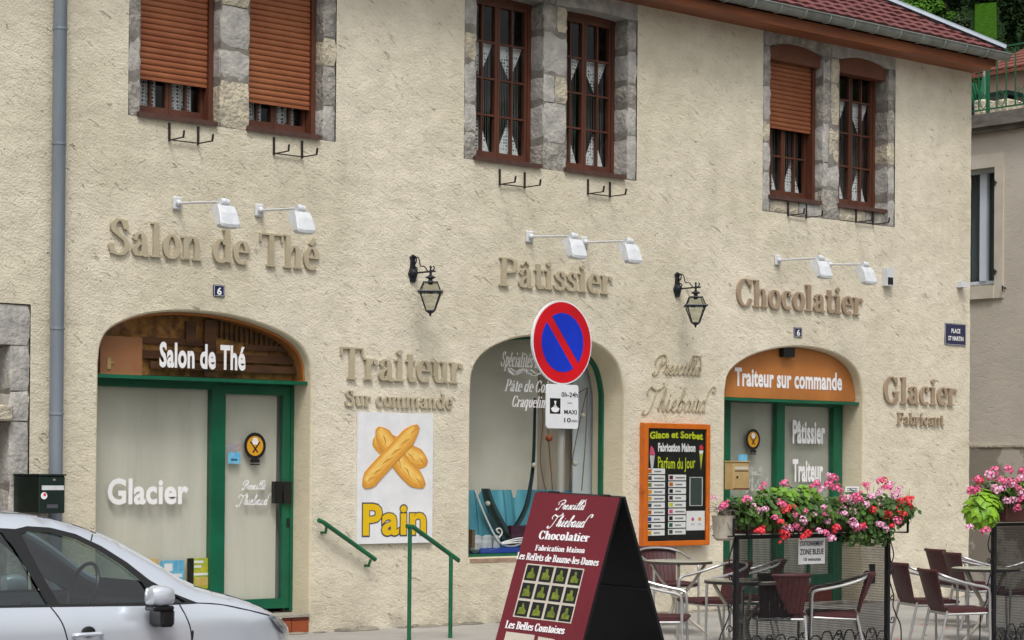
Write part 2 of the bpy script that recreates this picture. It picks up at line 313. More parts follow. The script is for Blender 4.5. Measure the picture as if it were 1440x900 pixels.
# ------------------------------------------------------------------ lettering: drawn serif, drawn script, and the built-in sans
def el(cx, cy, rx, ry, a0, a1, n=14): return [(cx+rx*math.cos(R(a0+(a1-a0)*i/n)), cy+ry*math.sin(R(a0+(a1-a0)*i/n))) for i in range(n+1)]
X = .68
def Vs(x, a, b): return ('p', [(x, a), (x, b)])
def Hs(a, b, y): return ('p', [(a, y), (b, y)])
def Cs(*p): return ('p', [q[:2] for q in cat_rom(p, 5)])
def Ds(x, y, r=.085): return ('d', (x, y, r))
RING = ('p', el(.26, .34, .175, .32, 0, 360, 22))
GL = {
 'l': (.34, [Vs(.16, .03, .99), Hs(.01, .31, .03), Hs(.01, .16, .97)]),
 'i': (.34, [Vs(.16, .03, .66), Hs(.01, .31, .03), Hs(.01, .16, .65), Ds(.16, .9)]),
 'n': (.62, [Vs(.14, .03, .66), Hs(0, .27, .03), Hs(0, .14, .65), Cs((.17, .5), (.27, .64), (.38, .64), (.45, .5)), Vs(.45, .03, .5), Hs(.33, .6, .03)]),
 'm': (.94, [Vs(.14, .03, .66), Hs(0, .27, .03), Hs(0, .14, .65), Cs((.17, .5), (.27, .64), (.38, .64), (.45, .5)), Vs(.45, .03, .5), Hs(.35, .56, .03), Cs((.48, .5), (.58, .64), (.69, .64), (.76, .5)), Vs(.76, .03, .5), Hs(.65, .9, .03)]),
 'h': (.62, [Vs(.14, .03, .99), Hs(0, .27, .03), Hs(0, .14, .97), Cs((.17, .5), (.27, .64), (.38, .64), (.45, .5)), Vs(.45, .03, .5), Hs(.33, .6, .03)]),
 'u': (.62, [Vs(.14, .2, .66), Hs(0, .14, .65), Cs((.14, .2), (.2, .05), (.32, .03), (.43, .15)), Vs(.45, .03, .66), Hs(.32, .45, .65), Hs(.45, .58, .03)]),
 'r': (.46, [Vs(.14, .03, .66), Hs(0, .29, .03), Hs(0, .14, .65), Cs((.17, .48), (.24, .61), (.36, .63)), Ds(.37, .56, .075)]),
 'o': (.54, [RING]), 'c': (.48, [('p', el(.26, .34, .175, .32, 55, 310, 16)), Ds(.36, .52, .07)]),
 'e': (.5, [('p', el(.26, .34, .175, .32, 0, 315, 20)), Hs(.1, .43, .37)]),
 'a': (.54, [Vs(.36, .1, .5), Cs((.36, .48), (.31, .62), (.2, .64), (.1, .56)), Ds(.11, .51, .065), Cs((.36, .39), (.2, .33), (.1, .2), (.14, .06), (.24, .04), (.36, .14)), Cs((.36, .1), (.41, .02), (.52, .06))]),
 'd': (.6, [('p', el(.24, .34, .165, .32, 40, 320, 18)), Vs(.43, .03, .99), Hs(.3, .43, .97), Hs(.43, .57, .03)]),
 'b': (.58, [('p', el(.33, .34, .165, .32, 140, -140, 18)), Vs(.14, .03, .99), Hs(.01, .14, .97)]),
 'p': (.58, [('p', el(.33, .34, .165, .32, 140, -140, 18)), Vs(.14, -.28, .66), Hs(.01, .14, .65), Hs(.01, .28, -.27)]),
 'q': (.58, [('p', el(.24, .34, .165, .32, 40, 320, 18)), Vs(.43, -.28, .66), Hs(.3, .56, -.27)]),
 's': (.44, [Cs((.35, .5), (.3, .62), (.2, .65), (.1, .54), (.17, .4), (.3, .29), (.35, .15), (.23, .03), (.1, .07), (.06, .19))]),
 't': (.38, [Vs(.17, .12, .86), Hs(.02, .34, .64), Cs((.17, .14), (.21, .03), (.29, .04), (.36, .12))]),
 'f': (.38, [Vs(.15, .03, .84), Hs(.02, .3, .03), Hs(.01, .32, .64), Cs((.15, .8), (.2, .95), (.31, .96)), Ds(.33, .9, .06)]),
 '-': (.34, [('p', [(.04, .3), (.3, .3)]), ('p', [(.04, .33), (.3, .33)])]), ' ': (.3, []),
 'S': (.6, [Cs((.46, .74), (.38, .93), (.25, .98), (.11, .86), (.13, .68), (.28, .54), (.44, .4), (.48, .2), (.35, .03), (.2, .02), (.08, .12), (.05, .28)), ('t', [(.48, .98), (.48, .7)]), ('t', [(.05, .02), (.05, .3)])]),
 'T': (.74, [Vs(.36, .03, .96), Hs(.02, .7, .96), Hs(.22, .5, .03), ('t', [(.03, .98), (.03, .74)]), ('t', [(.69, .98), (.69, .74)])]),
 'P': (.66, [Vs(.17, .03, .97), Hs(.01, .34, .03), Hs(.01, .3, .96), Cs((.2, .96), (.4, .95), (.54, .85), (.54, .62), (.4, .5), (.2, .49))]),
 'R': (.72, [Vs(.17, .03, .97), Hs(.01, .32, .03), Hs(.01, .3, .96), Cs((.2, .96), (.4, .95), (.52, .85), (.52, .65), (.4, .53), (.2, .52)), Cs((.36, .52), (.5, .3), (.58, .06)), Hs(.5, .72, .03)]),
 'B': (.68, [Vs(.17, .03, .97), Hs(.01, .3, .03), Hs(.01, .3, .96), Cs((.2, .96), (.4, .95), (.5, .85), (.5, .66), (.4, .54), (.2, .53)), Cs((.25, .53), (.46, .5), (.56, .38), (.56, .17), (.44, .05), (.2, .03))]),
 'D': (.74, [Vs(.17, .03, .97), Hs(.01, .3, .03), Hs(.01, .3, .96), Cs((.2, .96), (.42, .95), (.58, .78), (.62, .5), (.58, .22), (.42, .05), (.2, .03))]),
 'F': (.62, [Vs(.17, .03, .97), Hs(.01, .34, .03), Hs(.01, .56, .96), Hs(.2, .44, .51), ('t', [(.56, .98), (.56, .72)]), ('t', [(.44, .64), (.44, .38)])]),
 'L': (.6, [Vs(.17, .03, .97), Hs(.01, .56, .03), Hs(.01, .33, .96), ('t', [(.56, .02), (.56, .28)])]),
 'C': (.68, [('p', el(.34, .5, .26, .48, 38, 322, 20)), ('t', [(.57, .98), (.57, .66)]), Cs((.53, .2), (.58, .28))]),
 'G': (.74, [('p', el(.34, .5, .26, .48, 38, 315, 20)), ('t', [(.57, .98), (.57, .66)]), Vs(.56, .1, .42), Hs(.42, .68, .43)]),
 'M': (.9, [Vs(.7, .03, .97), ('t', [(.14, .03), (.14, .97)]), Cs((.15, .96), (.28, .5), (.42, .06)), ('t', [(.42, .05), (.68, .96)]), Hs(.03, .27, .03), Hs(.56, .86, .03), Hs(.01, .2, .96), Hs(.7, .86, .96)]),
}
GL['é'] = (.5, GL['e'][1]+[('p', [(.22, .76), (.34, .96)])]); GL['â'] = (.54, GL['a'][1]+[('t', [(.12, .76), (.25, .93), (.38, .76)])])
GL['í'] = GL['i']
def glyph_strokes(ch, bold=1.0):
    T, t = .088*bold, .03*bold; out = []
    for k, d in GL[ch][1]:
        if k == 'd': out.append(('d', d))
        else:
            P = d; hw = []
            for i in range(len(P)):
                a, b = P[max(i-1, 0)], P[min(i+1, len(P)-1)]; L = math.hypot(b[0]-a[0], b[1]-a[1]) or 1
                hw.append(t if k == 't' else t+(T-t)*(abs(b[1]-a[1])/L)**1.6)
            out.append(('s', P, hw))
    return out
def ribbon(mb, P, hw, O, A, B, D):
    n = len(P); Lp = []; Rp = []
    for i in range(n):
        a, b = P[max(i-1, 0)], P[min(i+1, n-1)]; L = math.hypot(b[0]-a[0], b[1]-a[1]) or 1; nx, ny = -(b[1]-a[1])/L, (b[0]-a[0])/L
        Lp.append((P[i][0]+nx*hw[i], P[i][1]+ny*hw[i])); Rp.append((P[i][0]-nx*hw[i], P[i][1]-ny*hw[i]))
    f3 = lambda q: O+A*q[0]+B*q[1]
    vs = []
    for i in range(n): vs += [f3(Lp[i]), f3(Rp[i]), f3(Lp[i])+D, f3(Rp[i])+D]
    fs = [(0, 1, 3, 2)]+[((n-1)*4+1, (n-1)*4, (n-1)*4+2, (n-1)*4+3)]
    for i in range(n-1):
        a = i*4; b = a+4; fs += [(a+2, a+3, b+3, b+2), (a, b, b+1, a+1), (a, a+2, b+2, b), (a+1, b+1, b+3, a+3)]
    mb.add(vs, fs)
def serif_width(t): return sum(GL[ch][0] for ch in t)
def serif(text, O, A, B, N, depth, slant=0, bold=1.0, each=None, mb=None):   # A: unit advance vector (cap height = 1), B: cap-height vector
    x = 0; k = 0
    for ch in text:
        tgt = MB() if each else mb
        for s in glyph_strokes(ch, bold):
            k += 1; D = N*(depth+.0004*(k % 7)); 
            f = lambda q: (x+q[0]+slant*q[1], q[1])
            if s[0] == 'd':
                cx, cy, r = s[1]; tgt.prism([(f((cx, cy))[0]+r*math.cos(q*PI/5), cy+r*math.sin(q*PI/5)) for q in range(10)], O, A, B, D)
            else: ribbon(tgt, [f(q) for q in s[1]], s[2], O, A, B, D)
        if each and tgt.v: each(tgt, ch)
        x += GL[ch][0]
SC = {   # joined handwriting, one pen line per letter
 'e': (.36, [[(0, .1), (.16, .22), (.27, .4), (.18, .5), (.07, .32), (.12, .05), (.24, 0), (.36, .1)]]),
 'i': (.28, [[(0, .1), (.12, .5), (.1, .12), (.16, 0), (.28, .1)], [(.14, .68), (.15, .72)]]),
 'l': (.3, [[(0, .1), (.18, .5), (.26, .88), (.2, .98), (.12, .7), (.1, .15), (.16, 0), (.3, .1)]]),
 'r': (.34, [[(0, .1), (.08, .5), (.12, .42), (.24, .46), (.2, .12), (.25, 0), (.34, .1)]]),
 's': (.3, [[(0, .1), (.16, .52), (.22, .2), (.12, 0), (.03, .05)], [(.12, 0), (.3, .1)]]),
 'c': (.34, [[(.28, .42), (.18, .5), (.05, .28), (.1, .03), (.22, 0), (.34, .1)]]),
 'a': (.42, [[(.3, .42), (.18, .5), (.05, .28), (.09, .03), (.2, .06), (.3, .4), (.28, .1), (.33, 0), (.42, .1)]]),
 'h': (.4, [[(0, .1), (.18, .6), (.24, .9), (.17, .98), (.1, .6), (.08, 0)], [(.08, .2), (.2, .48), (.28, .4), (.26, .08), (.32, 0), (.4, .1)]]),
 'b': (.38, [[(0, .1), (.16, .6), (.22, .9), (.15, .98), (.09, .6), (.07, .1), (.16, 0), (.27, .15), (.26, .4), (.2, .44), (.38, .38)]]),
 'u': (.4, [[(0, .1), (.08, .5), (.08, .1), (.16, 0), (.26, .2), (.28, .5), (.27, .1), (.32, 0), (.4, .1)]]),
 'd': (.4, [[(.28, .4), (.17, .5), (.04, .28), (.08, .03), (.2, .05), (.3, .4), (.36, .9), (.5, 1.12), (.68, 1.08), (.66, .9), (.56, .93)], [(.29, .3), (.3, .02), (.4, .06)]]),
 'P': (.62, [[(.02, .12), (-.08, -.02), (.08, -.1), (.22, .1), (.34, .8)], [(-.02, .5), (-.1, .78), (.14, 1.04), (.5, 1.06), (.6, .82), (.44, .56), (.26, .52)]]),
 'T': (.66, [[(-.04, .02), (-.1, -.12), (.1, -.16), (.26, .1), (.4, .9)], [(.0, .62), (-.1, .8), (.04, 1.02), (.3, .9), (.56, .94), (.74, 1.14), (.66, 1.2)]]),
}
SW = {'Prescilla': 'Prescilla', 'Thiebaud': 'Thiebaud'}
def script(mb, text, O, A, B, N, depth, hw=.035):
    x = 0; k = 0
    for ch in text:
        for P in SC[ch][1]:
            q = [p[:2] for p in cat_rom([(x+a+.28*b, b) for a, b in P], 5)]; n = len(q); k += 1
            ws = []
            for i in range(n):
                a, b = q[max(i-1, 0)], q[min(i+1, n-1)]; ws.append(hw*(1.35 if b[1] < a[1] else .75))
            ribbon(mb, q, ws, O, A, B, N*(depth+.0004*(k % 5)))
        x += SC[ch][0]
    if text == 'Prescilla':      # flourish over the double l
        q = [p[:2] for p in cat_rom([(x-.1, .1), (x+.05, .5), (x-.05, 1.05), (x-.55, 1.1), (x-.35, .85), (x+.1, 1.2)], 6)]; ribbon(mb, q, [hw*.8]*len(q), O, A, B, N*depth)
def script_width(t): return sum(SC[ch][0] for ch in t)
_tc = {}
def sans_mesh(text, off, ext):
    key = (text, off, ext)
    if key not in _tc:
        cu = bpy.data.curves.new('text', 'FONT'); cu.body = text; cu.offset = off; cu.extrude = ext; cu.resolution_u = 3; cu.size = 1; cu.space_character = 1.04
        ob = bpy.data.objects.new('text', cu); COL.objects.link(ob); bpy.context.view_layer.update()
        me = bpy.data.meshes.new_from_object(ob.evaluated_get(bpy.context.evaluated_depsgraph_get()))
        _tc[key] = ([v.co.copy() for v in me.vertices], [tuple(p.vertices) for p in me.polygons]); bpy.data.objects.remove(ob); bpy.data.curves.remove(cu); bpy.data.meshes.remove(me)
    return _tc[key]
CAPH = .729
def sans(mb, text, O, A, B, N, width=None, depth=.002, off=.02, slant=0):      # A: unit direction; B: cap-height vector; width in m
    vs, fs = sans_mesh(text, off, 0.0)
    x0 = min(v.x for v in vs); x1 = max(v.x for v in vs); s = width/(x1-x0)
    O = O+N*depth
    fl = A.cross(B).dot(N) < 0
    mb.add([O+A*((v.x-x0)*s+slant*v.y*s)+B*(v.y/CAPH) for v in vs], [f[::-1] if fl else f for f in fs])
class Plane:
    def __init__(s, P, Rt, U, N): s.P = V3(P); s.R = V3(Rt).normalized(); s.U = V3(U).normalized(); s.N = V3(N).normalized()
    def at(s, u, v, d=0): 
        return hit(u, v, s.P+s.N*d, s.N)
    def span(s, u0, vb, u1, vt, d=0):
        O = s.at(u0, vb, d); w_ = (s.at(u1, vb, d)-O).dot(s.R); h = (s.at(u0, vt, d)-O).dot(s.U); return O, w_, h
def wallplane(Y): return Plane((0, Y, 0), (1, 0, 0), (0, 0, 1), (0, -1, 0))
def psans(mb, pl, text, u0, vb, u1, vt, depth=.002, off=.02, slant=0):
    O, w_, h = pl.span(u0, vb, u1, vt); sans(mb, text, O, pl.R, pl.U*h, pl.N, w_, depth, off, slant)
def pserif(mb, pl, text, u0, vb, u1, vt, depth=.002, slant=0, bold=1.0, each=None):
    O, w_, h = pl.span(u0, vb, u1, vt); serif(text, O, pl.R*(w_/serif_width(text)), pl.U*h, pl.N, depth, slant, bold, each, mb)
def pscript(mb, pl, text, u0, vb, u1, vt, depth=.002, hw=.035):
    O, w_, h = pl.span(u0, vb, u1, vt); A = pl.R*(w_/(script_width(text)+(.62 if text == 'Thiebaud' else .3))); script(mb, text, O, A, pl.U*h, pl.N, depth, hw)
#@@SECTION2
# ================================================================== SETTING: ground
FALL = .024          # the pavement falls away from the wall
def gz(y): return FALL*min(0, y)
def sheet(name, pts, z, mt, th=None):
    b = MB()
    if th: b.prism(pts, V3((0, 0, z-th)), V3((1, 0, 0)), V3((0, 1, 0)), V3((0, 0, th)))
    else: b.add([(x, y, z) for x, y in pts], [tuple(range(len(pts)))])
    if name in ('kerb', 'pavement'): b.v = [(x_, y_, z_+FALL*y_) for x_, y_, z_ in b.v]
    return b.build(name, mt, kind='structure')
sheet('ground', [(-600, -600), (700, -600), (700, 700), (-600, 700)], -.27, 'earth')
sheet('road', [(-60, -22), (60, -22), (60, 30), (24.2, 30), (24.2, .3), (4, .3), (-60, .3)], -.22, 'asphalt')
PV = [(-20, -2.45), (9.4, -2.45), (10.4, -3.0), (11.0, -6.6), (11.8, -7.2), (23.2, -7.2), (23.9, -6.4), (23.9, .4), (-20, .4)]
def inset(p, d):
    n = len(p); o = []
    for i in range(n):
        a, b, e = V3((*p[i-1], 0)), V3((*p[i], 0)), V3((*p[(i+1) % n], 0)); t1 = (b-a).normalized(); t2 = (e-b).normalized()
        n1 = V3((-t1.y, t1.x, 0)); n2 = V3((-t2.y, t2.x, 0)); q = (n1+n2); q = q/max(q.length_squared/2, .2); o.append((b.x+q.x*d, b.y+q.y*d))
    return o
sheet('kerb', PV, -.004, 'kerb', .25)
sheet('pavement', inset(PV, .14), .0, 'pave', .12)
b = MB()                                        # broken mortar and dirt gathered along the foot of the wall
xx = 8.0
random.seed(3)
while xx < 21.9:
    w_ = random.uniform(.1, .35); b.lathe([(w_*.5, 0), (w_*.3, random.uniform(.008, .03))], (xx, -.04-random.random()*.05, .001), 7, sy=.45); xx += w_*random.uniform(.4, 1.4)
b.build('wall_foot_grit', 'grime', kind='structure')
# ================================================================== THE HOUSE
house = empty('bakery_house', (15, 3, 0), 'long cream rendered two storey house with tiled roof, arched shopfronts and stone window surrounds', 'house')
XL, XR, ZT = 4.0, 21.97, 6.86
def poly_px(P, Y=0): return [(W(u, v, Y).x, W(u, v, Y).z) for u, v in P]
def smooth_arch(pts, zb):                       # px points left jamb top .. right jamb top, closed down to zb
    q = poly_px(pts); q = [p[:2] for p in cat_rom(q, 4)]
    return [(q[0][0], zb)]+q+[(q[-1][0], zb)]
A1 = smooth_arch([(139, 512), (143, 482), (158, 461), (195, 445), (240, 438.5), (290, 440), (340, 448), (390, 465), (420, 484), (434, 506), (438, 533)], -.1)
zb2 = W(662, 786).z
A2 = smooth_arch([(662, 560), (665, 522), (682, 496), (718, 478), (760, 472), (805, 474), (845, 488), (868, 512), (877, 545), (878, 570)], zb2)
A3 = smooth_arch([(1020, 550), (1026, 524), (1050, 504), (1085, 492), (1125, 488), (1165, 494), (1193, 508), (1208, 528), (1214, 556)], -.1)
def wx(u, v, Y=0): return W(u, v, Y).x
ZS = 4.70
pairs = [dict(a=wx(180, 160), b=wx(198, 160), c=wx(309, 175), d=wx(351, 180), e=wx(453, 195), f=wx(472, 197), zl=ZS),
         dict(a=wx(652, 220), b=wx(670, 225), c=wx(763, 238), d=wx(797, 240), e=wx(881, 250), f=wx(895, 252), zl=ZS),
         dict(a=wx(1072, 296), b=wx(1083, 280), c=wx(1156, 290), d=wx(1180, 295), e=wx(1248, 300), f=wx(1258, 314), zl=W(1074, 297).z)]
DOORX = wx(42, 560)
HL = [(6.4, -.1), (DOORX, -.1), (DOORX, W(42, 428).z), (6.4, W(42, 428).z)]
rects = [[(p['a'], p['zl']), (p['f'], p['zl']), (p['f'], 6.72), (p['a'], 6.72)] for p in pairs]
holes = [A1, A2, A3, HL]+rects
def ccw(p): 
    ar = sum(p[i][0]*p[(i+1) % len(p)][1]-p[(i+1) % len(p)][0]*p[i][1] for i in range(len(p))); return p if ar > 0 else p[::-1]
def inside(x, y, p):
    r = False; j = len(p)-1
    for i in range(len(p)):
        if (p[i][1] > y) != (p[j][1] > y) and x < (p[j][0]-p[i][0])*(y-p[i][1])/(p[j][1]-p[i][1])+p[i][0]: r = not r
        j = i
    return r
def off(p, d):      # outward offset of a ccw loop
    return inset(ccw(p), -d)
def dens(p, s=.05):
    o = []
    for i in range(len(p)):
        a, b = p[i], p[(i+1) % len(p)]; n = max(1, int(math.hypot(b[0]-a[0], b[1]-a[1])/s)); o += [(a[0]+(b[0]-a[0])*k/n, a[1]+(b[1]-a[1])*k/n) for k in range(n)]
    return o
outer = [dens(off(h, .022 if k < 3 else 0.0) if k < 3 else ccw(h), .06) for k, h in enumerate(holes)]
from mathutils.kdtree import KDTree
hp = [q for h in outer for q in h]; kd = KDTree(len(hp))
for i, q in enumerate(hp): kd.insert((q[0], q[1], 0), i)
kd.balance()
vs = []; ed = []
def loop(p):
    b0 = len(vs); vs.extend([V3((x, y)).to_2d() if False else (x, y) for x, y in p]); ed.extend([(b0+i, b0+(i+1) % len(p)) for i in range(len(p))])
loop(dens([(XL, -.3), (XR, -.3), (XR, ZT), (XL, ZT)], .07))
for h in outer: loop(h)
gs = .05
x = XL+gs
while x < XR-.03:
    z = -.25
    while z < ZT-.03:
        px, pz = x+random.uniform(-.01, .01), z+random.uniform(-.01, .01)
        if kd.find((px, pz, 0))[2] > .03 and not any(inside(px, pz, h) for h in outer): vs.append((px, pz))
        z += gs
    x += gs
from mathutils import Vector
rv, re_, rf, *_r = delaunay_2d_cdt([Vector(q) for q in vs], ed, [], 0, 1e-5)
tri = []
for f in rf:
    cx = sum(rv[i].x for i in f)/3; cz = sum(rv[i].y for i in f)/3
    if not any(inside(cx, cz, h) for h in outer): tri.append(tuple(f))
def wall_y(x, z):
    d = kd.find((x, z, 0))[2]; k = min(1, d/.12)
    return k*(.006*noise.noise(V3((x*.9, 0, z*.9)))+.007*noise.noise(V3((x*3.1, 4, z*3.1)))+.006*noise.noise(V3((x*8+z*3, 9, z*11))))
mb = MB(); mb.v = [(q.x, wall_y(q.x, q.y), q.y) for q in rv]; 
sg = 1
for t in tri:
    a, b_, c_ = (rv[i] for i in t); cr = (b_.x-a.x)*(c_.y-a.y)-(b_.y-a.y)*(c_.x-a.x)
    mb.f.append(t if cr > 0 else t[::-1])
mb.mi = [0]*len(mb.f)
# rounded edge and reveals
def ringstrip(mb, loops):
    b0 = len(mb.v); n = len(loops[0]); 
    for lp, y in loops: pass
def reveal(mb, h, depths):
    ls = []
    for o_, y in depths: ls.append([(p[0], y, p[1]) for p in dens_same(h, o_)])
    n = len(ls[0]); b0 = len(mb.v)
    for l_ in ls: mb.v += l_
    for k in range(len(ls)-1):
        for i in range(n):
            j = (i+1) % n; mb.f.append((b0+k*n+i, b0+(k+1)*n+i, b0+(k+1)*n+j, b0+k*n+j)); mb.mi.append(0)
def dens_same(h, o_):
    p = off(h, o_); q = ccw(h); o = []
    for i in range(len(p)):
        a, b = p[i], p[(i+1) % len(p)]; qa, qb = q[i], q[(i+1) % len(q)]; n = max(1, int(math.hypot(qb[0]-qa[0], qb[1]-qa[1])/.12)); o += [(a[0]+(b[0]-a[0])*k/n, a[1]+(b[1]-a[1])*k/n) for k in range(n)]
    return o
wallo = mb.build('front_wall', 'stucco', house, smooth=True)
for h in (A1, A2, A3):
    rv_ = MB(); reveal(rv_, h, [(.022, .0005), (.012, .004), (.004, .013), (0, .03), (0, .5)]); rv_.build('plaster_reveal', 'reveal', house, smooth=True)
b = MB(); b.box(XL, XR, 8.0, 8.3, -.3, ZT); b.box(XL, XL+.3, .01, 8.0, -.3, ZT); b.build('rear_wall', 'stucco', house)
b = MB(); b.box(XR-.3, XR-.002, .012, 8.0, -.3, ZT-.01); b.build('side_wall', 'stucco', house)
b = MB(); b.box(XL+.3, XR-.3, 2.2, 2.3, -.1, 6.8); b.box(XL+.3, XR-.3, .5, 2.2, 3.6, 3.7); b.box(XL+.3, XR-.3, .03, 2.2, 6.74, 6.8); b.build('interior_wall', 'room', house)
b = MB()
for p in pairs: b.box(p['b']-.3, p['b']-.02, .3, .33, 4.4, 6.7)
# ---- stone window surrounds
random.seed(11)
def stone(x0, x1, y0, y1, z0, z1, mt=None):
    j = random.uniform; b = MB(); y0 = y0+j(-.006, .005); x0 += .003; x1 -= .003; z0 += j(.004, .011); z1 -= j(.004, .011)
    nz_ = 5; cs = .014; dz0, dz1 = j(-.012, .012), j(-.012, .012)        # plan outline with worn corners, irregular height by height
    for k in range(nz_+1):
        f = k/nz_; zz = z0+(z1-z0)*f; e = (.010 if k in (0, nz_) else 0)
        pl_ = [(x0+e, y1), (x0+e, (y0+y1)/2), (x0+e, y0+cs+e), (x0+cs+e, y0+e), ((x0*2+x1)/3, y0+e), ((x0+2*x1)/3, y0+e), (x1-cs-e, y0+e), (x1-e, y0+cs+e), (x1-e, y1)]
        for i_, (x_, y_) in enumerate(pl_):
            q = V3((x_, y_, zz)); w_ = noise.noise_vector(q*9)*.012+noise.noise_vector(q*31)*.006; t = (x_-x0)/(x1-x0)
            edge = 0 if y_ > y0+.1 else 1
            b.v.append((x_+w_.x*edge, y_+w_.y*edge, zz+(dz0*(1-f)+dz1*f)*(t-.5)*2*.6+w_.z*.6))
    m_ = 9
    for k in range(nz_):
        for i_ in range(m_-1): a = k*m_+i_; b.f.append((a, a+1, a+m_+1, a+m_)); b.mi.append(0)
    b.f.append(tuple(range(m_))[::-1]); b.mi.append(0); b.f.append(tuple(nz_*m_+i_ for i_ in range(m_))); b.mi.append(0)
    return b.build('stone_block', mt or random.choice(['stone', 'stone', 'stone', 'stone2', 'stone3']), house, smooth=True)
def rows(z0, z1, lo=.22, hi=.5):
    o = [z0]
    while o[-1] < z1-hi: o.append(o[-1]+random.uniform(lo, hi))
    if z1-o[-1] > .1: o.append(z1)
    else: o[-1] = z1
    return list(zip(o[:-1], o[1:]))
ZTOP = {0: 6.32, 1: W(850, 23, .2).z+.02, 2: W(1110, 62).z+.0}
def arcsoffit(x0, x1, z, rise, n=8): return [(x0+(x1-x0)*k/n, z+rise*(1-(2*k/n-1)**2)) for k in range(n+1)]
for ip, p in enumerate(pairs):
    zt = ZTOP[ip]-.06; zl = p['zl']; zs = ZS+.02
    mm = (p['c']+p['d'])/2
    b = MB()
    for x0, x1 in ((p['a'], p['b']), (p['c'], p['d']), (p['e'], p['f'])): b.box(x0+.008, x1-.008, .006, .33, zl+.002, zt)
    b.box(p['a']+.002, p['f']-.002, .012, .33, zt+.13, 6.715); 
    if zl < ZS-.05: b.box(p['a']+.002, p['f']-.002, .012, .3, zl+.002, ZS)
    b.build('mortar_bed', 'mortar', house)
    for x0, x1 in ((p['a'], p['b']), (p['c'], p['d']), (p['e'], p['f'])):
        for z0, z1 in rows(zl, zt): 
            if (x0 == p['c']) and random.random() < .3 and ip: 
                xm = x0+(x1-x0)*random.uniform(.35, .65); stone(x0, xm, -.004, .3, z0, z1); stone(xm, x1, -.004, .3, z0, z1, 'stone2')
            else: stone(x0, x1, -.004, .3, z0, z1)
    if zl < ZS-.05:
        for x0, x1 in ((p['b'], p['c']), (p['d'], p['e'])):
            xm = x0+(x1-x0)*.55; stone(x0, xm, -.002, .28, zl, ZS+.01, 'stone2'); stone(xm, x1, -.002, .28, zl, ZS+.01)
    for x0, x1, o0, o1, mt_ in ((p['a'], mm, p['b'], p['c'], 'stone3'), (mm, p['f'], p['d'], p['e'], 'stone')):
        pts = [(x0+.005, 6.71), (x0+.005, zt+.003)]+arcsoffit(o0, o1, zt+.003, .07 if ip == 2 else .02)+[(x1-.005, zt+.003), (x1-.005, 6.71)]
        MB().prism(pts, V3((0, .31, 0)), V3((1, 0, 0)), V3((0, 0, 1)), V3((0, -.312-random.uniform(0, .006), 0))).build('stone_block', mt_, house)
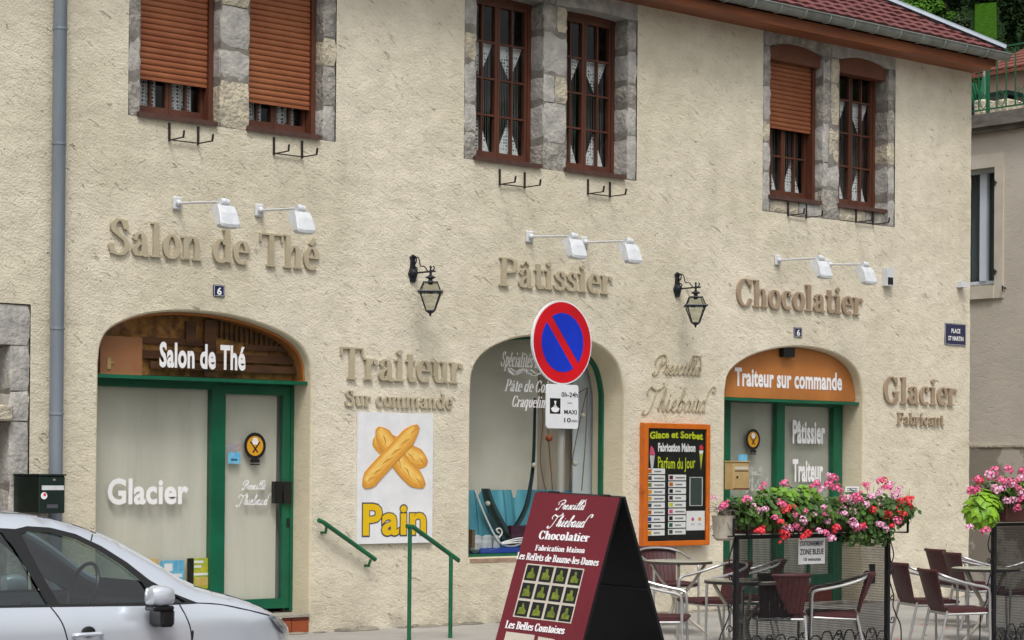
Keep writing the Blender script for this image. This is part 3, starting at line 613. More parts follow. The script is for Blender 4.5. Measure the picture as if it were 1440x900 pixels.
# ---- upper windows
def upper_window(x0, x1, zb, zt, shz=None, box=False, lace='tri', opened=False):
    Y = .2; fw = .042
    b = MB(); b.box(x0-.03, x0+fw, Y, Y+.07, zb, zt+.08); b.box(x1-fw, x1+.02, Y, Y+.07, zb, zt+.08); b.box(x0+fw, x1-fw, Y+.002, Y+.068, zb, zb+.05); b.box(x0+fw, x1-fw, Y+.002, Y+.068, zt-.03, zt+.08)
    win = b.build('window', 'brown', house)
    a0, a1 = x0+fw, x1-fw; mid = (a0+a1)/2; z0, z1 = zb+.05, zt-.03
    for s0, s1 in ((a0, mid), (mid, a1)):
        s = MB(); st = .034; yy = Y+.012; g0, g1, h0, h1 = s0+st, s1-st, z0+.055, z1-.05
        s.box(s0+.002, g0, yy, yy+.05, z0, z1); s.box(g1, s1-.002, yy, yy+.05, z0, z1); s.box(g0, g1, yy+.001, yy+.049, z0, h0); s.box(g0, g1, yy+.001, yy+.049, h1, z1)
        gm = (g0+g1)/2; mu = .010; s.box(gm-mu, gm+mu, yy+.003, yy+.045, h0, h1); rh = (h1-h0)/4
        for k in (1, 2, 3):
            zc = h0+rh*k
            s.box(g0, gm-mu, yy+.004, yy+.044, zc-mu, zc+mu); s.box(gm+mu, g1, yy+.004, yy+.044, zc-mu, zc+mu)
        s.build('sash', 'brown', win)
        for q0, q1 in ((g0, gm-mu), (gm+mu, g1)):
            for k in range(4):
                zc0, zc1 = h0+rh*k+(mu if k else 0), h0+rh*(k+1)-(mu if k < 3 else 0)
                if shz and zc0 > shz+.05: continue
                g = MB(); g.add([(q0, yy+.03, zc0), (q1, yy+.03, zc0), (q1, yy+.03, zc1), (q0, yy+.03, zc1)], [(0, 1, 2, 3)]); g.build('pane', 'glass', win)
        l = MB(); yc = Y+.085
        if lace == 'tri':
            zc = h0+rh*3; l.add([(s0, yc, zc+.02), (s1, yc, zc+.02), (gm+.01, yc-.01, zc-rh*.95)], [(0, 2, 1)])
            l.add([(s0+.03, yc, z0), (s1-.02, yc, z0), (gm, yc-.01, h0+rh*.98)], [(0, 1, 2)])
        else:
            n = 12
            for k in range(n):
                xa, xb = s0+(gm+.1-s0)*k/n, s0+(gm+.1-s0)*(k+1)/n; f = lambda q: yc+.015*math.sin(q*70)
                l.add([(xa, f(xa), z0), (xb, f(xb), z0), (xb, f(xb), h0+rh*1.25-.5*(xb-s0)), (xa, f(xa), h0+rh*1.25-.5*(xa-s0))], [(0, 1, 2, 3)])
        l.build('lace_curtain', 'lace', win)
        if lace == 'tri':
            t = MB(); k = s0+.02
            while k < s1-.02: t.box(k, k+.0035, yc+.03, yc+.0335, z0, h0+rh*3); k += random.choice([.018, .022, .03])
            t.build('thread_curtain', 'thread', win, kind='stuff')
    b = MB(); b.obox(V3((x0-.04, -.035, zb-.045)), V3((x1-x0+.0, 0, 0)), V3((0, .26, .03)), V3((0, 0, .045))); b.build('sill', 'sill', win)
    if shz:
        z = shz; k = 0; pitch_ = .0535
        while z < zt+.05:
            pf = [(-.009, 0), (-.004, -.008), (-.0, -.022), (-.0025, -.032), (-.009, -.042), (-.011, -.05)]
            s = MB(); 
            for (y_a, h_a), (y_b, h_b) in zip(pf[:-1], pf[1:]): pass
            pr = [(.0, .001), (-.008, .006), (-.0125, .018), (-.0125, .032), (-.009, .044), (-.001, .0525)]
            s.add([(x_, .15+y_, z+h_) for x_ in (x0+.02, x1-.055) for y_, h_ in pr]+[(x_, .158, z+h_) for x_ in (x0+.02, x1-.055) for h_ in (.001, .0525)],
                  [(i, i+1, i+7, i+6)[::-1] for i in range(5)] + [(12, 13, 15, 14)] + [(0, 6, 14, 12), (5, 13, 15, 11)])
            s.build('shutter_slat', 'slat', win); z += pitch_; k += 1
        b = MB(); b.box(x1-.052, x1-.005, .11, .2, zb+.0, zt+.05); b.box(x0+.0, x0+.03, .11, .2, zb, zt+.05); b.build('shutter_guide', 'brown', win)
        b = MB(); b.box(x0+.032, x1-.054, .142, .165, shz-.03, shz-.001); b.build('shutter_slat', 'slat', win)
    if box:
        pts = [(x0+.005, zt-.2), (x1-.005, zt-.2)]+[q for q in arcsoffit(x0+.005, x1-.005, zt-.08, .125, 10)][::-1]
        MB().prism(pts, V3((0, .19, 0)), V3((1, 0, 0)), V3((0, 0, 1)), V3((0, -.15, 0))).build('shutter_box', 'sbox', win)
    return win
p = pairs[0]; upper_window(p['b'], p['c'], ZS+.04, ZTOP[0]-.06, W(200, 106, .14).z, lace='full'); upper_window(p['d'], p['e'], ZS+.04, ZTOP[0]-.06, W(352, 139, .14).z, lace='full')
p = pairs[1]; upper_window(p['b'], p['c'], ZS+.04, ZTOP[1]-.06); upper_window(p['d'], p['e'], ZS+.04, ZTOP[1]-.06)
p = pairs[2]; upper_window(p['b'], p['c'], ZS+.04, ZTOP[2]+.0, W(1086, 176, .14).z, box=True); upper_window(p['d'], p['e'], ZS+.04, ZTOP[2]+.0, box=True)
# ---- left doorway stones
zd = W(42, 428).z
xo = wx(13, 560)
for z0, z1 in [(zd-.36, zd-.0), (zd-.75, zd-.36), (W(5, 592).z+.0, zd-.75), (W(5, 592).z-.55, W(5, 592).z), (.45, W(5, 592).z-.55), (-.1, .45)]:
    stone(xo if z1 < zd-.1 else 8.0, DOORX, -.004, .4, z0, z1, 'stone')
stone(6.4, 8.0, -.004, .4, zd-.36, zd, 'stone'); stone(6.4, 6.75, -.004, .4, -.1, zd-.36, 'stone')
b = MB(); b.box(6.41, DOORX-.004, .014, .39, zd-.34, zd-.006); b.box(xo+.012, DOORX-.004, .014, .39, -.1, zd-.34); b.build('mortar_bed', 'mortar', house)
b = MB(); b.bbox(6.75, wx(18, 580, -.05), -.07, .3, W(5, 592, -.05).z, W(5, 569, -.05).z, .015); b.build('stone_transom', 'stone2', house)
b = MB(); b.box(6.75, xo, .3, .34, -.1, W(5, 592).z); b.box(6.75, 6.9, .27, .3, -.1, 1.9); b.box(xo-.12, xo-.002, .27, .3, -.1, 1.9); b.build('side_door', 'dbrown', house)
b = MB(); b.box(6.75, xo, .28, .3, W(5, 569).z, zd-.36); b.build('fanlight', 'glass', house)
# ---- eaves, gutter, roof
zb_ = 6.60
b = MB(); b.box(XL-.3, W(1391, 90, -.35).x+.02, -.35, -.30, zb_, 6.72); b.box(XL-.3, XR-.002, -.298, .0, zb_+.015, zb_+.05); b.build('eaves_board', 'wood', house)
b = MB(); b.box(XL-.3, XR+.12, .0, .4, 6.70, 6.80); b.box(XR-.05, XR+.12, -.29, 8, zb_+.07, 6.76); b.build('wall_plate', 'wood', house)
GY, GZ, GR = -.42, 6.80, .078
GX1 = 22.12
b = MB(); n = 12; xs = (XL-.3, GX1)
for r_, fl in ((GR, 0), (GR-.006, 1)):
    vs_ = [(x_, GY+r_*math.cos(PI+PI*k/n), GZ+r_*math.sin(PI+PI*k/n)) for x_ in xs for k in range(n+1)]
    fs_ = [(k, k+1, n+2+k, n+1+k) for k in range(n)]; b.add(vs_, [f[::-1] for f in fs_] if not fl else fs_)
b.tube([(XL-.3, GY-GR, GZ+.004), (GX1, GY-GR, GZ+.004)], .011, 8)
b.prism([(GR*math.cos(PI+PI*k/n), GR*math.sin(PI+PI*k/n)) for k in range(n+1)], V3((GX1-.004, GY, GZ)), V3((0, 1, 0)), V3((0, 0, 1)), V3((.006, 0, 0)))
gut = b.build('gutter', 'gut', house, smooth=True)
x = 8.2
while x < GX1-.1:
    MB().tube([(x, GY+(GR+.003)*math.cos(PI+PI*k/8), GZ+(GR+.003)*math.sin(PI+PI*k/8)) for k in range(9)], .009, 6).build('gutter_bracket', 'gutb', gut); x += .42
CX, CY, CZ, K = 22.12, -.40, 6.83, .60
ridge = 4.3
b = MB(); C0 = V3((CX, CY, CZ)); Cr = V3((CX-ridge, CY+ridge, CZ+K*ridge)); L0 = V3((XL-.4, CY, CZ)); Lr = V3((XL-.4, CY+ridge, CZ+K*ridge)); Bk = V3((CX, CY+2*ridge, CZ)); Lb = V3((XL-.4, CY+2*ridge, CZ))
dn = V3((0, 0, -.05)); pts = [C0, Cr, L0, Lr, Bk, Lb]; b.add([q+dn for q in pts], [(2, 0, 1, 3), (0, 4, 1), (3, 1, 4, 5), (0, 2, 5, 4)]); roof = b.build('roof_deck', 'tiled', house)
sl_ = math.sqrt(1+K*K); up_ = V3((0, 1/sl_, K/sl_)); nn = V3((0, -K/sl_, 1/sl_)); ex = .19; tw = .215
def tile_course(b, s, x0, x1, o0, ud, nd, ax, zig):
    x_ = x0
    k = 0
    while x_ < x1-.02:
        e_ = min(x_+tw, x1); n_ = 4
        P = []
        for i in range(n_+1):
            f = i/n_; xx_ = x_+(e_-x_)*f; h = .022+.014*math.sin(f*PI)**2 + zig[(k) % 7]
            P.append((o0+ax*xx_+ud*(s-.01)+nd*(h+.016), o0+ax*xx_+ud*(s-.01)+nd*(h-.014), o0+ax*xx_+ud*(s+ex)+nd*(h-.004)))
        vv = [q for t in P for q in t]; ff = []
        for i in range(n_): a = i*3; ff += [(a, a+3, a+5, a+2), (a+1, a+4, a+3, a)]
        ff += [(n_*3, n_*3+1, n_*3+2), (0, 2, 1)]
        b.add(vv, ff); x_ += tw; k += 1
random.seed(5)
b = MB(); s = 0; nc = int(ridge*sl_/ex)
for r_ in range(nc):
    s = r_*ex; x1 = CX-s/sl_; zig = [random.uniform(-.004, .004) for _ in range(7)]
    tile_course(b, s, max(9.5, XL)+(tw/2 if r_ % 2 else 0), x1-.05, V3((0, CY, CZ)), up_, nn, V3((1, 0, 0)), zig)
b.build('roof_tiles', 'tile', house, kind='stuff')
hipd = (Cr-C0); hn = V3((0, 0, 1)); hb = MB()
for o_, r_ in ((.0, .055),): hb.tube([C0+hipd*0-V3((0.0, 0, -.05)), C0+hipd+V3((0, 0, .05))], .06, 10)
sd = V3((1, 1, 0)).normalized()
hb.add([C0+V3((0, -.0, .03))-sd*.13, C0+hipd+V3((0, 0, .03))-sd*.13, C0+hipd+V3((0, 0, .07)), C0+V3((0, 0, .07)), C0+V3((0, 0, .03))+sd*.13, C0+hipd+V3((0, 0, .03))+sd*.13], [(0, 3, 2, 1), (3, 4, 5, 2)])
hb.build('hip_flashing', 'zinc', house)
# ---- downpipe
dx = W(83, 200, -.1).x; b = MB(); b.tube([(dx, -.1, -.05), (dx, -.1, 6.4), (dx, -.16, 6.55), (dx, -.40, 6.72)], .06, 16)
dp = b.build('downpipe', 'zinc', house, smooth=True)
for v in (202, 462, 582, 40):
    z = W(82, v, -.1).z; MB().lathe([(.061, z-.012), (.066, z-.01), (.066, z+.01), (.061, z+.012)], (dx, -.1, 0), 16).build('pipe_collar', 'zinc', dp)
# ================================================================== SHOPFRONT 1 (left arch)
def cutabove(poly, z0):         # the part of an arch polygon above z0
    q = [p for p in ccw(poly) if p[1] > z0+.005]; xa = min(p[0] for p in poly); xb = max(p[0] for p in poly)
    q = sorted(q, key=lambda p: 0) ; i0 = max(range(len(q)), key=lambda i: (q[i][0] - q[i][1]*0 if q[i][1] < z0+.35 else -9)); q = q[i0:]+q[:i0]
    return [(xb, z0)]+q+[(xa, z0)]
AX, AZ = V3((1, 0, 0)), V3((0, 0, 1))
def wp(Y): return wallplane(Y)
def pbox(b, u0, u1, v0, v1, Y0, Y1, Yp=None):    # box whose front face shows at these pixels on plane Y0
    Yp = Y0 if Yp is None else Yp
    um, vm = (u0+u1)/2, (v0+v1)/2
    xa, xb = W(u0, vm, Yp).x, W(u1, vm, Yp).x; zt, zb = W(um, v0, Yp).z, W(um, v1, Yp).z
    b.box(xa, xb, Y0, Y1, zb, zt); return b
zl1 = W(285, 531, .06).z
fan = cutabove(A1, zl1)
f1 = MB(); f1.box(A1[0][0]+.003, max(q[0] for q in A1)-.003, .06, .34, zl1-.032, zl1); led = f1.build('transom_ledge', 'green', house)
f1 = MB().prism(inset(ccw(fan), .006), V3((0, .32, 0)), AX, AZ, V3((0, -.03, 0))).build('fascia_panel', 'orange', house)
rim_o, rim_i = ccw(fan), None
ext_ = [(max(p[0] for p in fan), zl1-.5)]+[p for p in fan[1:-1]]+[(min(p[0] for p in fan), zl1-.5)]
o1_, o2_ = inset(ccw(ext_), .004), inset(ccw(ext_), .022)
q = [(p[0], max(p[1], zl1+.002)) for p in o1_]; qi = [(p[0], max(p[1], zl1+.002)) for p in o2_]; b = MB(); n = len(q)
vv = [(p[0], y, p[1]) for y in (.10, .29) for p in q]+[(p[0], y, p[1]) for y in (.10, .29) for p in qi]
ff = []
for i in range(n):
    k = (i+1) % n
    if q[i][1] < zl1+.01 and q[k][1] < zl1+.01: continue
    ff += [(i, k, 2*n+k, 2*n+i)[::-1], (2*n+i, 2*n+k, 3*n+k, 3*n+i)[::-1]]
b.add(vv, ff); b.build('fascia_rim', 'orange', f1)
def clipped(b, u0, u1, v0, v1, Y0, Y1):   # a board kept inside the fan outline
    P = []
    xa, xb = W(u0, (v0+v1)/2, Y0).x, W(u1, (v0+v1)/2, Y0).x; zt, zb = W((u0+u1)/2, v0, Y0).z, W((u0+u1)/2, v1, Y0).z
    zb = max(zb, zl1+.004); n_ = max(1, int((xb-xa)/.05))
    top = []
    for i in range(n_+1):
        x_ = xa+(xb-xa)*i/n_; zz = zt
        while zz > zb+.01 and not inside(x_, zz+.02, fan): zz -= .01
        top.append((x_, zz))
    b.prism([(xa, zb), (xb, zb)]+top[::-1], V3((0, Y1, 0)), AX, AZ, V3((0, Y0-Y1, 0)))
b = MB(); clipped(b, 142, 420, 440, 530, .27, .285); b.build('reflection_backboard', 'mbrown', f1)  # boards, beams and slats below model the reflection of a house across the street
b = MB(); clipped(b, 141, 200, 473, 530, .16, .26); b.build('reflection_light_board', 'brownp', f1)
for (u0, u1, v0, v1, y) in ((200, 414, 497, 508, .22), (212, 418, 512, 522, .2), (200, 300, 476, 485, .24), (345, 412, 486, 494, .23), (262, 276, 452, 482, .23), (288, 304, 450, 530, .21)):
    b = MB(); clipped(b, u0, u1, v0, v1, y, y+.03); b.build('reflection_beam', 'dbrown', f1)
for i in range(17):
    u = 296+i*7; b = MB(); clipped(b, u, u+3, 441+(i*1.4), 472+i*1.5, .235, .265); b.build('reflection_slat', 'dbrown', f1)
b = MB(); pbox(b, 151, 156, 503, 519, .15, .17); pbox(b, 156, 161, 508, 511, .15, .165); b.build('hinge', 'bbox', f1)  # hinge shape added as part of the modelled reflection
g = MB().prism(inset(ccw(fan), .02), V3((0, .13, 0)), AX, AZ, V3((0, -.005, 0))).build('fascia_glass', 'shopglass', f1)
b = MB(); psans(b, wp(.122), 'Salon de Thé', 224, 514.5, 345, 480, off=.035); b.build('lettering', 'white', f1)
YF = .28
shopw = MB(); pbox(shopw, 297, 305, 532, 862, YF, YF+.08); xa = A1[0][0]; 
zdb = W(355, 857, YF).z; xw = W(297, 700, YF).x
shopw.box(xa+.003, xa+.03, YF+.002, YF+.07, .3, zl1-.034); shopw.box(xa+.03, xw, YF+.003, YF+.07, zl1-.1, zl1-.034); shopw.box(xa+.03, xw, YF+.003, YF+.07, .3, .42)
shopw = shopw.build('shop_window', 'green', house)
b = MB(); b.box(xa+.03, xw-.001, YF+.03, YF+.036, .42, zl1-.1); b.build('pane', 'shopglass', shopw)
b = MB(); n_ = 24
for i in range(n_):
    x0_, x1_ = xa+.0+(xw-xa)*i/n_, xa+(xw-xa)*(i+1)/n_; f_ = lambda x_: YF+.09+.012*math.sin(x_*5)+.004*math.sin(x_*23)
    b.add([(x0_, f_(x0_), .2), (x1_, f_(x1_), .2), (x1_, f_(x1_), zl1-.05), (x0_, f_(x0_), zl1-.05)], [(0, 1, 2, 3)])
b.build('blind', 'blind', shopw, smooth=True)
b = MB(); psans(b, wp(YF+.028), 'Glacier', 151, 708, 264.5, 672, off=.03); b.build('lettering', 'white', shopw)
b = MB(); b.box(xa+.03, xw, YF+.01, .44, -.1, .298); b.build('stall_riser', 'reveal', house)
door = MB(); pbox(door, 408.5, 416, 532, 858, YF, YF+.08); zt_ = W(355, 534, YF).z
xl, xr = W(305.2, 700, YF).x, W(408.3, 700, YF).x
door.box(xl-.01, xr+.1, YF+.004, YF+.074, W(355, 541, YF).z, zl1-.034)
door = door.build('shop_door', 'green', house)
b = MB(); x2, x3 = W(317, 700, YF).x, W(398, 700, YF).x; z3, z4 = W(355, 555, YF).z, W(355, 843, YF).z
zD = W(355, 542, YF).z
b.box(xl, x2, YF+.008, YF+.06, zdb, zD); b.box(x3, xr, YF+.008, YF+.06, zdb, zD); b.box(x2, x3, YF+.009, YF+.059, z3, zD); b.box(x2, x3, YF+.009, YF+.059, zdb, z4); b.build('door_leaf', 'green', door)
b = MB(); b.box(x2, x3, YF+.03, YF+.036, z4, z3); b.build('pane', 'shopglass', door)
b = MB(); xq = W(388, 700, YF+.08).x; b.box(x2-.1, xq, YF+.08, YF+.085, zdb, z3+.1); b.build('blind', 'blind', door)
b = MB(); b.box(xq+.001, x3+.2, YF+.14, YF+.145, zdb, z3+.1); b.build('inner_screen', mat('inner_grey', '#8b8c8a', .8), door)
b = MB(); pbox(b, 386, 396, 677, 708, YF-.03, YF+.02); pbox(b, 399.5, 410, 677, 708, YF-.03, YF+.008); b.build('handle', 'trimk', door)
b = MB(); pbox(b, 404, 408, 729, 741, YF-.002, YF+.008); b.build('keyhole', 'iron', door)
def badge(par, cu, cv, r, Y):
    P = W(cu, cv, Y); ry = r
    mk_ = lambda rr, y, mt_, nm, cz=0: MB().prism([(rr*math.cos(a*PI/12), rr*1.02*math.sin(a*PI/12)) for a in range(24)], V3((P.x, Y+y, P.z+cz)), AX, AZ, V3((0, -.0012, 0))).build(nm, mt_, par)
    mk_(r, -.000, 'blk', 'badge'); mk_(r*.74, -.0015, 'gold', 'badge_centre')
    b = MB(); s = V3((P.x, Y-.003, P.z)); b.prism([(-.2*r, .1*r), (.22*r, .1*r), (.3*r, .35*r), (.15*r, .62*r), (-.15*r, .62*r), (-.28*r, .35*r)], s, AX, AZ, V3((0, -.001, 0))); b.build('badge_hat', 'white', par)
    b = MB(); ribbon(b, [(-.42*r, .3*r), (.25*r, -.5*r)], [.05*r]*2, s, AX, AZ, V3((0, -.002, 0))); ribbon(b, [(.42*r, .3*r), (-.2*r, -.5*r)], [.05*r]*2, s, AX, AZ, V3((0, -.0026, 0)))
    b.prism([(-.42*r, -1.0*r), (.42*r, -1.0*r), (.42*r, -1.28*r), (-.42*r, -1.28*r)], s, AX, AZ, V3((0, -.0015, 0))); b.prism([(-.42*r, -1.36*r), (.42*r, -1.36*r), (.42*r, -1.46*r), (-.42*r, -1.46*r)], s, AX, AZ, V3((0, -.0015, 0))); b.build('badge_tools', 'blk', par)
badge(door, 358.5, 627, .125, YF+.028)
b = MB(); pbox(b, 321, 338, 636, 652, YF+.0275, YF+.0285); b.build('sticker', 'skyb', door)
b = MB(); 
for v in (624, 627.5, 631.5): pbox(b, 322, 334, v, v+1.5, YF+.0275, YF+.0285)
b.build('sticker_print', mat('mauve_print', '#9b94b0', .6), door)
b = MB(); pbox(b, 335, 338, 624, 628, YF+.0275, YF+.0285); pbox(b, 335, 338, 631, 634, YF+.0275, YF+.0285); b.build('sticker_print', mat('rose_print', '#c08a92', .6), door)
b = MB(); pbox(b, 325, 334, 645, 648, YF+.0262, YF+.0272); b.build('sticker_print', mat('teal_print', '#215a7a', .6), door)
b = MB(); pscript(b, wp(YF+.028), 'Prescilla', 341, 688, 375, 677, hw=.05); pscript(b, wp(YF+.028), 'Thiebaud', 334, 710, 383, 696, hw=.045); b.build('lettering', 'white', door)
st = MB(); x5 = max(q[0] for q in A1); x6 = W(300, 860, .1).x
st.box(xa+.005, x5-.004, -.015, .6, W(420, 864, 0).z-.025, W(420, 864, 0).z); st.build('threshold', 'stepst', house)
zt0 = W(420, 864, 0).z-.027; x_ = x5-.004
while x_ > xa+.05:
    for z0_, z1_, mt_ in ((.0, zt0*.78, 'tilecot'), (zt0*.78+.005, zt0, 'dtile')):
        MB().bbox(x_-.195, x_-.004, .0, .02, max(z0_, .003), z1_, .003).build('riser_tile', mt_, house)
    x_ -= .2
b = MB(); b.box(xa+.006, x5-.006, .021, .25, -.1, zt0); b.build('step_core', 'mortar', house)
# leaflets standing in the window
def leaflet(u0, u1, v0, v1, mt_, lab, extra):
    b = MB(); pbox(b, u0, u1, v0, v1, .325, .333); o = b.build('leaflet', mt_, label=lab, cat='leaflet')
    for (a0, a1, c0, c1, m2) in extra:
        e = MB(); pbox(e, u0+(u1-u0)*a0, u0+(u1-u0)*a1, v0+(v1-v0)*c0, v0+(v1-v0)*c1, .3235, .3245, .325); e.build('printed_block', m2, o)
leaflet(200, 222, 786, 822, 'leafy', 'pale yellow leaflet standing in the left shop window, half hidden by the car', [(.1, .8, .2, .35, 'pinkp')])
leaflet(226, 259, 788, 826, 'skyb', 'bright blue leaflet between the yellow and the green one in the left shop window', [(.15, .5, .12, .4, 'white'), (.25, .9, .5, .62, 'white')])
leaflet(263, 294, 785, 828, 'leafg', 'green and yellow leaflet with black edge beside the green door post', [(0, .3, 0, 1, 'blk'), (.32, .75, .08, .16, 'white'), (.32, .65, .24, .31, 'white'), (.3, 1, .48, .56, 'white'), (.35, .95, .62, .9, 'leafy')])
# ================================================================== SHOPFRONT 2 (middle arch window)
YM = .32
a2 = inset(ccw(A2), .0); 
q = inset(ccw(A2), -.02); qi = inset(ccw(A2), .028); n = len(q); b = MB()
b.add([(p[0], y, p[1]) for y in (YM, YM+.06) for p in q]+[(p[0], y, p[1]) for y in (YM, YM+.06) for p in qi],
      [(i, (i+1) % n, 2*n+(i+1) % n, 2*n+i)[::-1] for i in range(n)]+[(2*n+i, 2*n+(i+1) % n, 3*n+(i+1) % n, 3*n+i)[::-1] for i in range(n)])
dw = b.build('display_window', 'green', house)
MB().prism(inset(ccw(A2), .03), V3((0, YM+.036, 0)), AX, AZ, V3((0, -.006, 0))).build('pane', 'shopglass', dw)
x0m, x1m = A2[0][0], max(p[0] for p in A2)
b = MB(); pbox(b, 600, 756, 440, 700, .64, .66); b.build('backdrop', mat('backdrop_grey', '#d0cdc2', .85, col2='#c3c0b5', nscale=1.5), dw)
b = MB(); pbox(b, 806, 905, 440, 860, .56, .58); b.build('backdrop', mat('backdrop_blue', '#c6cfd5', .8, col2='#b8c2c9', nscale=1.5), dw)
b = MB(); pbox(b, 750, 812, 440, 860, .68, .70); b.build('backdrop', mat('backdrop_warm', '#a79e90', .8, col2='#7b7064', nscale=2.5, stretch=(3, 1, .3)), dw)
b = MB(); n_ = 40; xa_, xb_ = x0m-.3, x1m+.6
for i in range(n_):
    f_ = lambda k: (xa_+(xb_-xa_)*k/n_, .62+.03*math.sin(k*1.1)+.02*math.sin(k*2.7))
    (p0, y0), (p1, y1) = f_(i), f_(i+1); zt2 = W(700, 689, .62).z+.0; b.add([(p0, y0-.12, zb2-.05), (p1, y1-.12, zb2-.05), (p1, y1, zt2), (p0, y0, zt2)], [(0, 1, 2, 3)])
b.build('cyan_cloth', 'cyan', dw, smooth=True)
b = MB(); b.box(x0m-.1, x1m+.1, YM+.06, .75, zb2-.05, zb2+.02); b.build('window_shelf', 'green', dw)
b = MB(); pbox(b, 676, 760, 770, 777, .4, .7); b.build('cobalt_cloth', 'cobalt', dw)
b = MB(); b.box(x0m+.005, x1m-.005, -.004, YM-.002, zb2-.04, zb2-.001); b.build('tile_sill', mat('worn_sill', '#8a6350', .9, col2='#a39480', nscale=9), house)
# fishing net hung in two swags
net = MB()
def swag(pts, w0, w1):
    q = [W(u, v, .47) for u, v in pts]; q = [V3(t) for t in cat_rom([tuple(t) for t in q], 6)]; n_ = len(q)
    for i in range(n_-1):
        wa = w0+(w1-w0)*i/n_; wb = w0+(w1-w0)*(i+1)/n_
        for k in range(5):
            fa, fb = (k-2)/4, (k-1)/4
            net.add([q[i]+V3((wa*fa, -.02*math.cos(k*2), 0)), q[i]+V3((wa*fb*.98, -.02*math.cos(k*2+2), 0)), q[i+1]+V3((wb*fb*.98, -.02*math.cos(k*2+2), 0)), q[i+1]+V3((wb*fa, -.02*math.cos(k*2), 0))], [(0, 1, 2, 3)])
swag([(681, 687), (686, 705), (697, 730), (712, 755), (735, 765)], .12, .2)
swag([(752, 560), (750, 640), (746, 680), (738, 715), (722, 745), (712, 765)], .03, .12)
nt = tag(net.build('fishing_net', 'netm', label='dark fishing net draped in swags inside the middle arched window', cat='net'))
nets = MB(); 
for pts in ([(764, 590), (760, 650), (770, 700)], [(770, 600), (778, 700)], [(826, 545), (806, 640), (800, 700)], [(826, 545), (824, 610), (818, 690)], [(800, 560), (826, 545)], [(758, 530), (764, 590)]):
    nets.tube(cat_rom([tuple(W(u, v, .48)) for u, v in pts], 4), .006, 5)
nets.build('rope', 'rope', label='thin brown ropes hanging behind the round traffic sign in the middle window', cat='rope')
for u, v, mt_ in ((686, 708, 'bead'), (751, 654, 'bead'), (809, 652, 'bead'), (820, 584, 'bead')):
    p_ = W(u, v, .43); lab = {686: 'small white float low in the net at the left of the middle window', 751: 'small white float on the net beside the sign pole', 809: 'white float on the rope, lower right of the small sign plate', 820: 'white float on the rope just right of the small sign plate'}[u]
    MB().ball(p_, .028).build('net_float', mt_, smooth=True, label=lab, cat='float', group='floats in the middle window')
MB().ball(W(772, 616, .45), .04).build('cork_ball', 'tilecot', smooth=True, label='orange cork ball hanging on the net below the small sign plate', cat='ball')
b = MB(); b.tube(cat_rom([tuple(W(u, v, .43)) for u, v in ((668, 690), (682, 725), (697, 755), (706, 765), (720, 768), (735, 764))], 6), .010, 6); b.tube(cat_rom([tuple(W(u, v, .43)) for u, v in ((702, 750), (698, 745), (703, 743), (706, 749), (702, 756))], 6), .008, 6)
for k in range(3): b.tube(cat_rom([tuple(W(u, v, .43-.01*k)) for u, v in ((706, 763+k), (716, 760+k*2), (728, 757+k*3), (740, 756+k*3))], 6), .008, 6)
b.build('wire_anchor', 'whitep', smooth=True, label='white bent wire ornament standing on the cyan cloth in the middle window', cat='ornament')
b = MB(); 
for k in range(7):
    p_ = W(668+k*5, 758+3*math.sin(k*2), .46); b.lathe([(.02, 0), (.085-.006*k, .04), (.09-.008*k, .11), (.05, .17), (.004, .19)], (p_.x, p_.y+.03*(k % 3), W(668, 778, .46).z), 7, sy=.6)
b.build('shell_dish', 'shell', label='large pale shells heaped on the blue cloth in the middle window', cat='shells')
b = MB(); pbox(b, 664, 668, 745, 770, .40, .5); b.build('wicker_piece', 'rope', label='brown driftwood piece at the left edge of the middle window', cat='driftwood')
b = MB(); pbox(b, 719, 744, 739, 756, .44, .5); b.build('gift_box', 'plum', label='dark plum box on the cyan cloth beside the red sandwich board', cat='box')
b = MB()
pserif(b, wp(YM+.027), 'Spécialités B', 704, 515, 757, 494, slant=.35, bold=.8); pserif(b, wp(YM+.027), 'Pâte de Coi', 709, 550, 769, 533, slant=.35, bold=.8); pserif(b, wp(YM+.027), 'Craquelin', 719, 572, 766, 556, slant=.35, bold=.8)
O, w_, h_ = wp(YM+.027).span(714, 528, 766, 516)
for P in ([(0, .9), (.2, .3), (.45, .5), (.6, .9)], [(0, .6), (.25, .1), (.5, .4), (.62, .6)], [(.1, .9), (.3, .5), (.5, .8)], [(.6, .5), (.7, .9), (.75, .4), (.85, .9), (.8, .3)], [(.8, .5), (1.0, .1), (1.2, .3), (1.45, .6)], [(.85, .9), (1.1, .4), (1.3, .5)]):
    q = [t[:2] for t in cat_rom(P, 6)]; ribbon(b, [(x_/1.45, y_) for x_, y_ in q], [.022]*len(q), O, AX*w_, AZ*h_, V3((0, -.002, 0)))
b.build('lettering', 'white', dw)
# ================================================================== SHOPFRONT 3 (right arch)
zl3 = W(1110, 562, .06).z; fan3 = cutabove(A3, zl3); xa3, xb3 = A3[0][0], max(q[0] for q in A3)
MB().box(xa3+.003, xb3-.003, .06, .36, zl3-.032, zl3).build('transom_ledge', 'green', house)
f3 = MB().prism(inset(ccw(fan3), .006), V3((0, .28, 0)), AX, AZ, V3((0, -.16, 0))).build('fascia_panel', 'orange', house)
b = MB(); psans(b, wp(.118), 'Traiteur sur commande', 1033, 541.5, 1184, 516, off=.035); b.build('lettering', 'white', f3)
b = MB(); pbox(b, 1102, 1118, 489, 502, .05, .14); b.build('ventilator', 'trimk', f3)
Y3 = .30
sw = MB(); pbox(sw, 1092, 1103, 565, 850, Y3, Y3+.08); pbox(sw, 1172, 1184, 565, 850, Y3, Y3+.08)
xm0, xm1, xm2 = W(1092, 700, Y3).x, W(1103, 700, Y3).x, W(1172, 700, Y3).x
zr = [W(1140, v, Y3).z for v in (562, 572, 808, 822)]
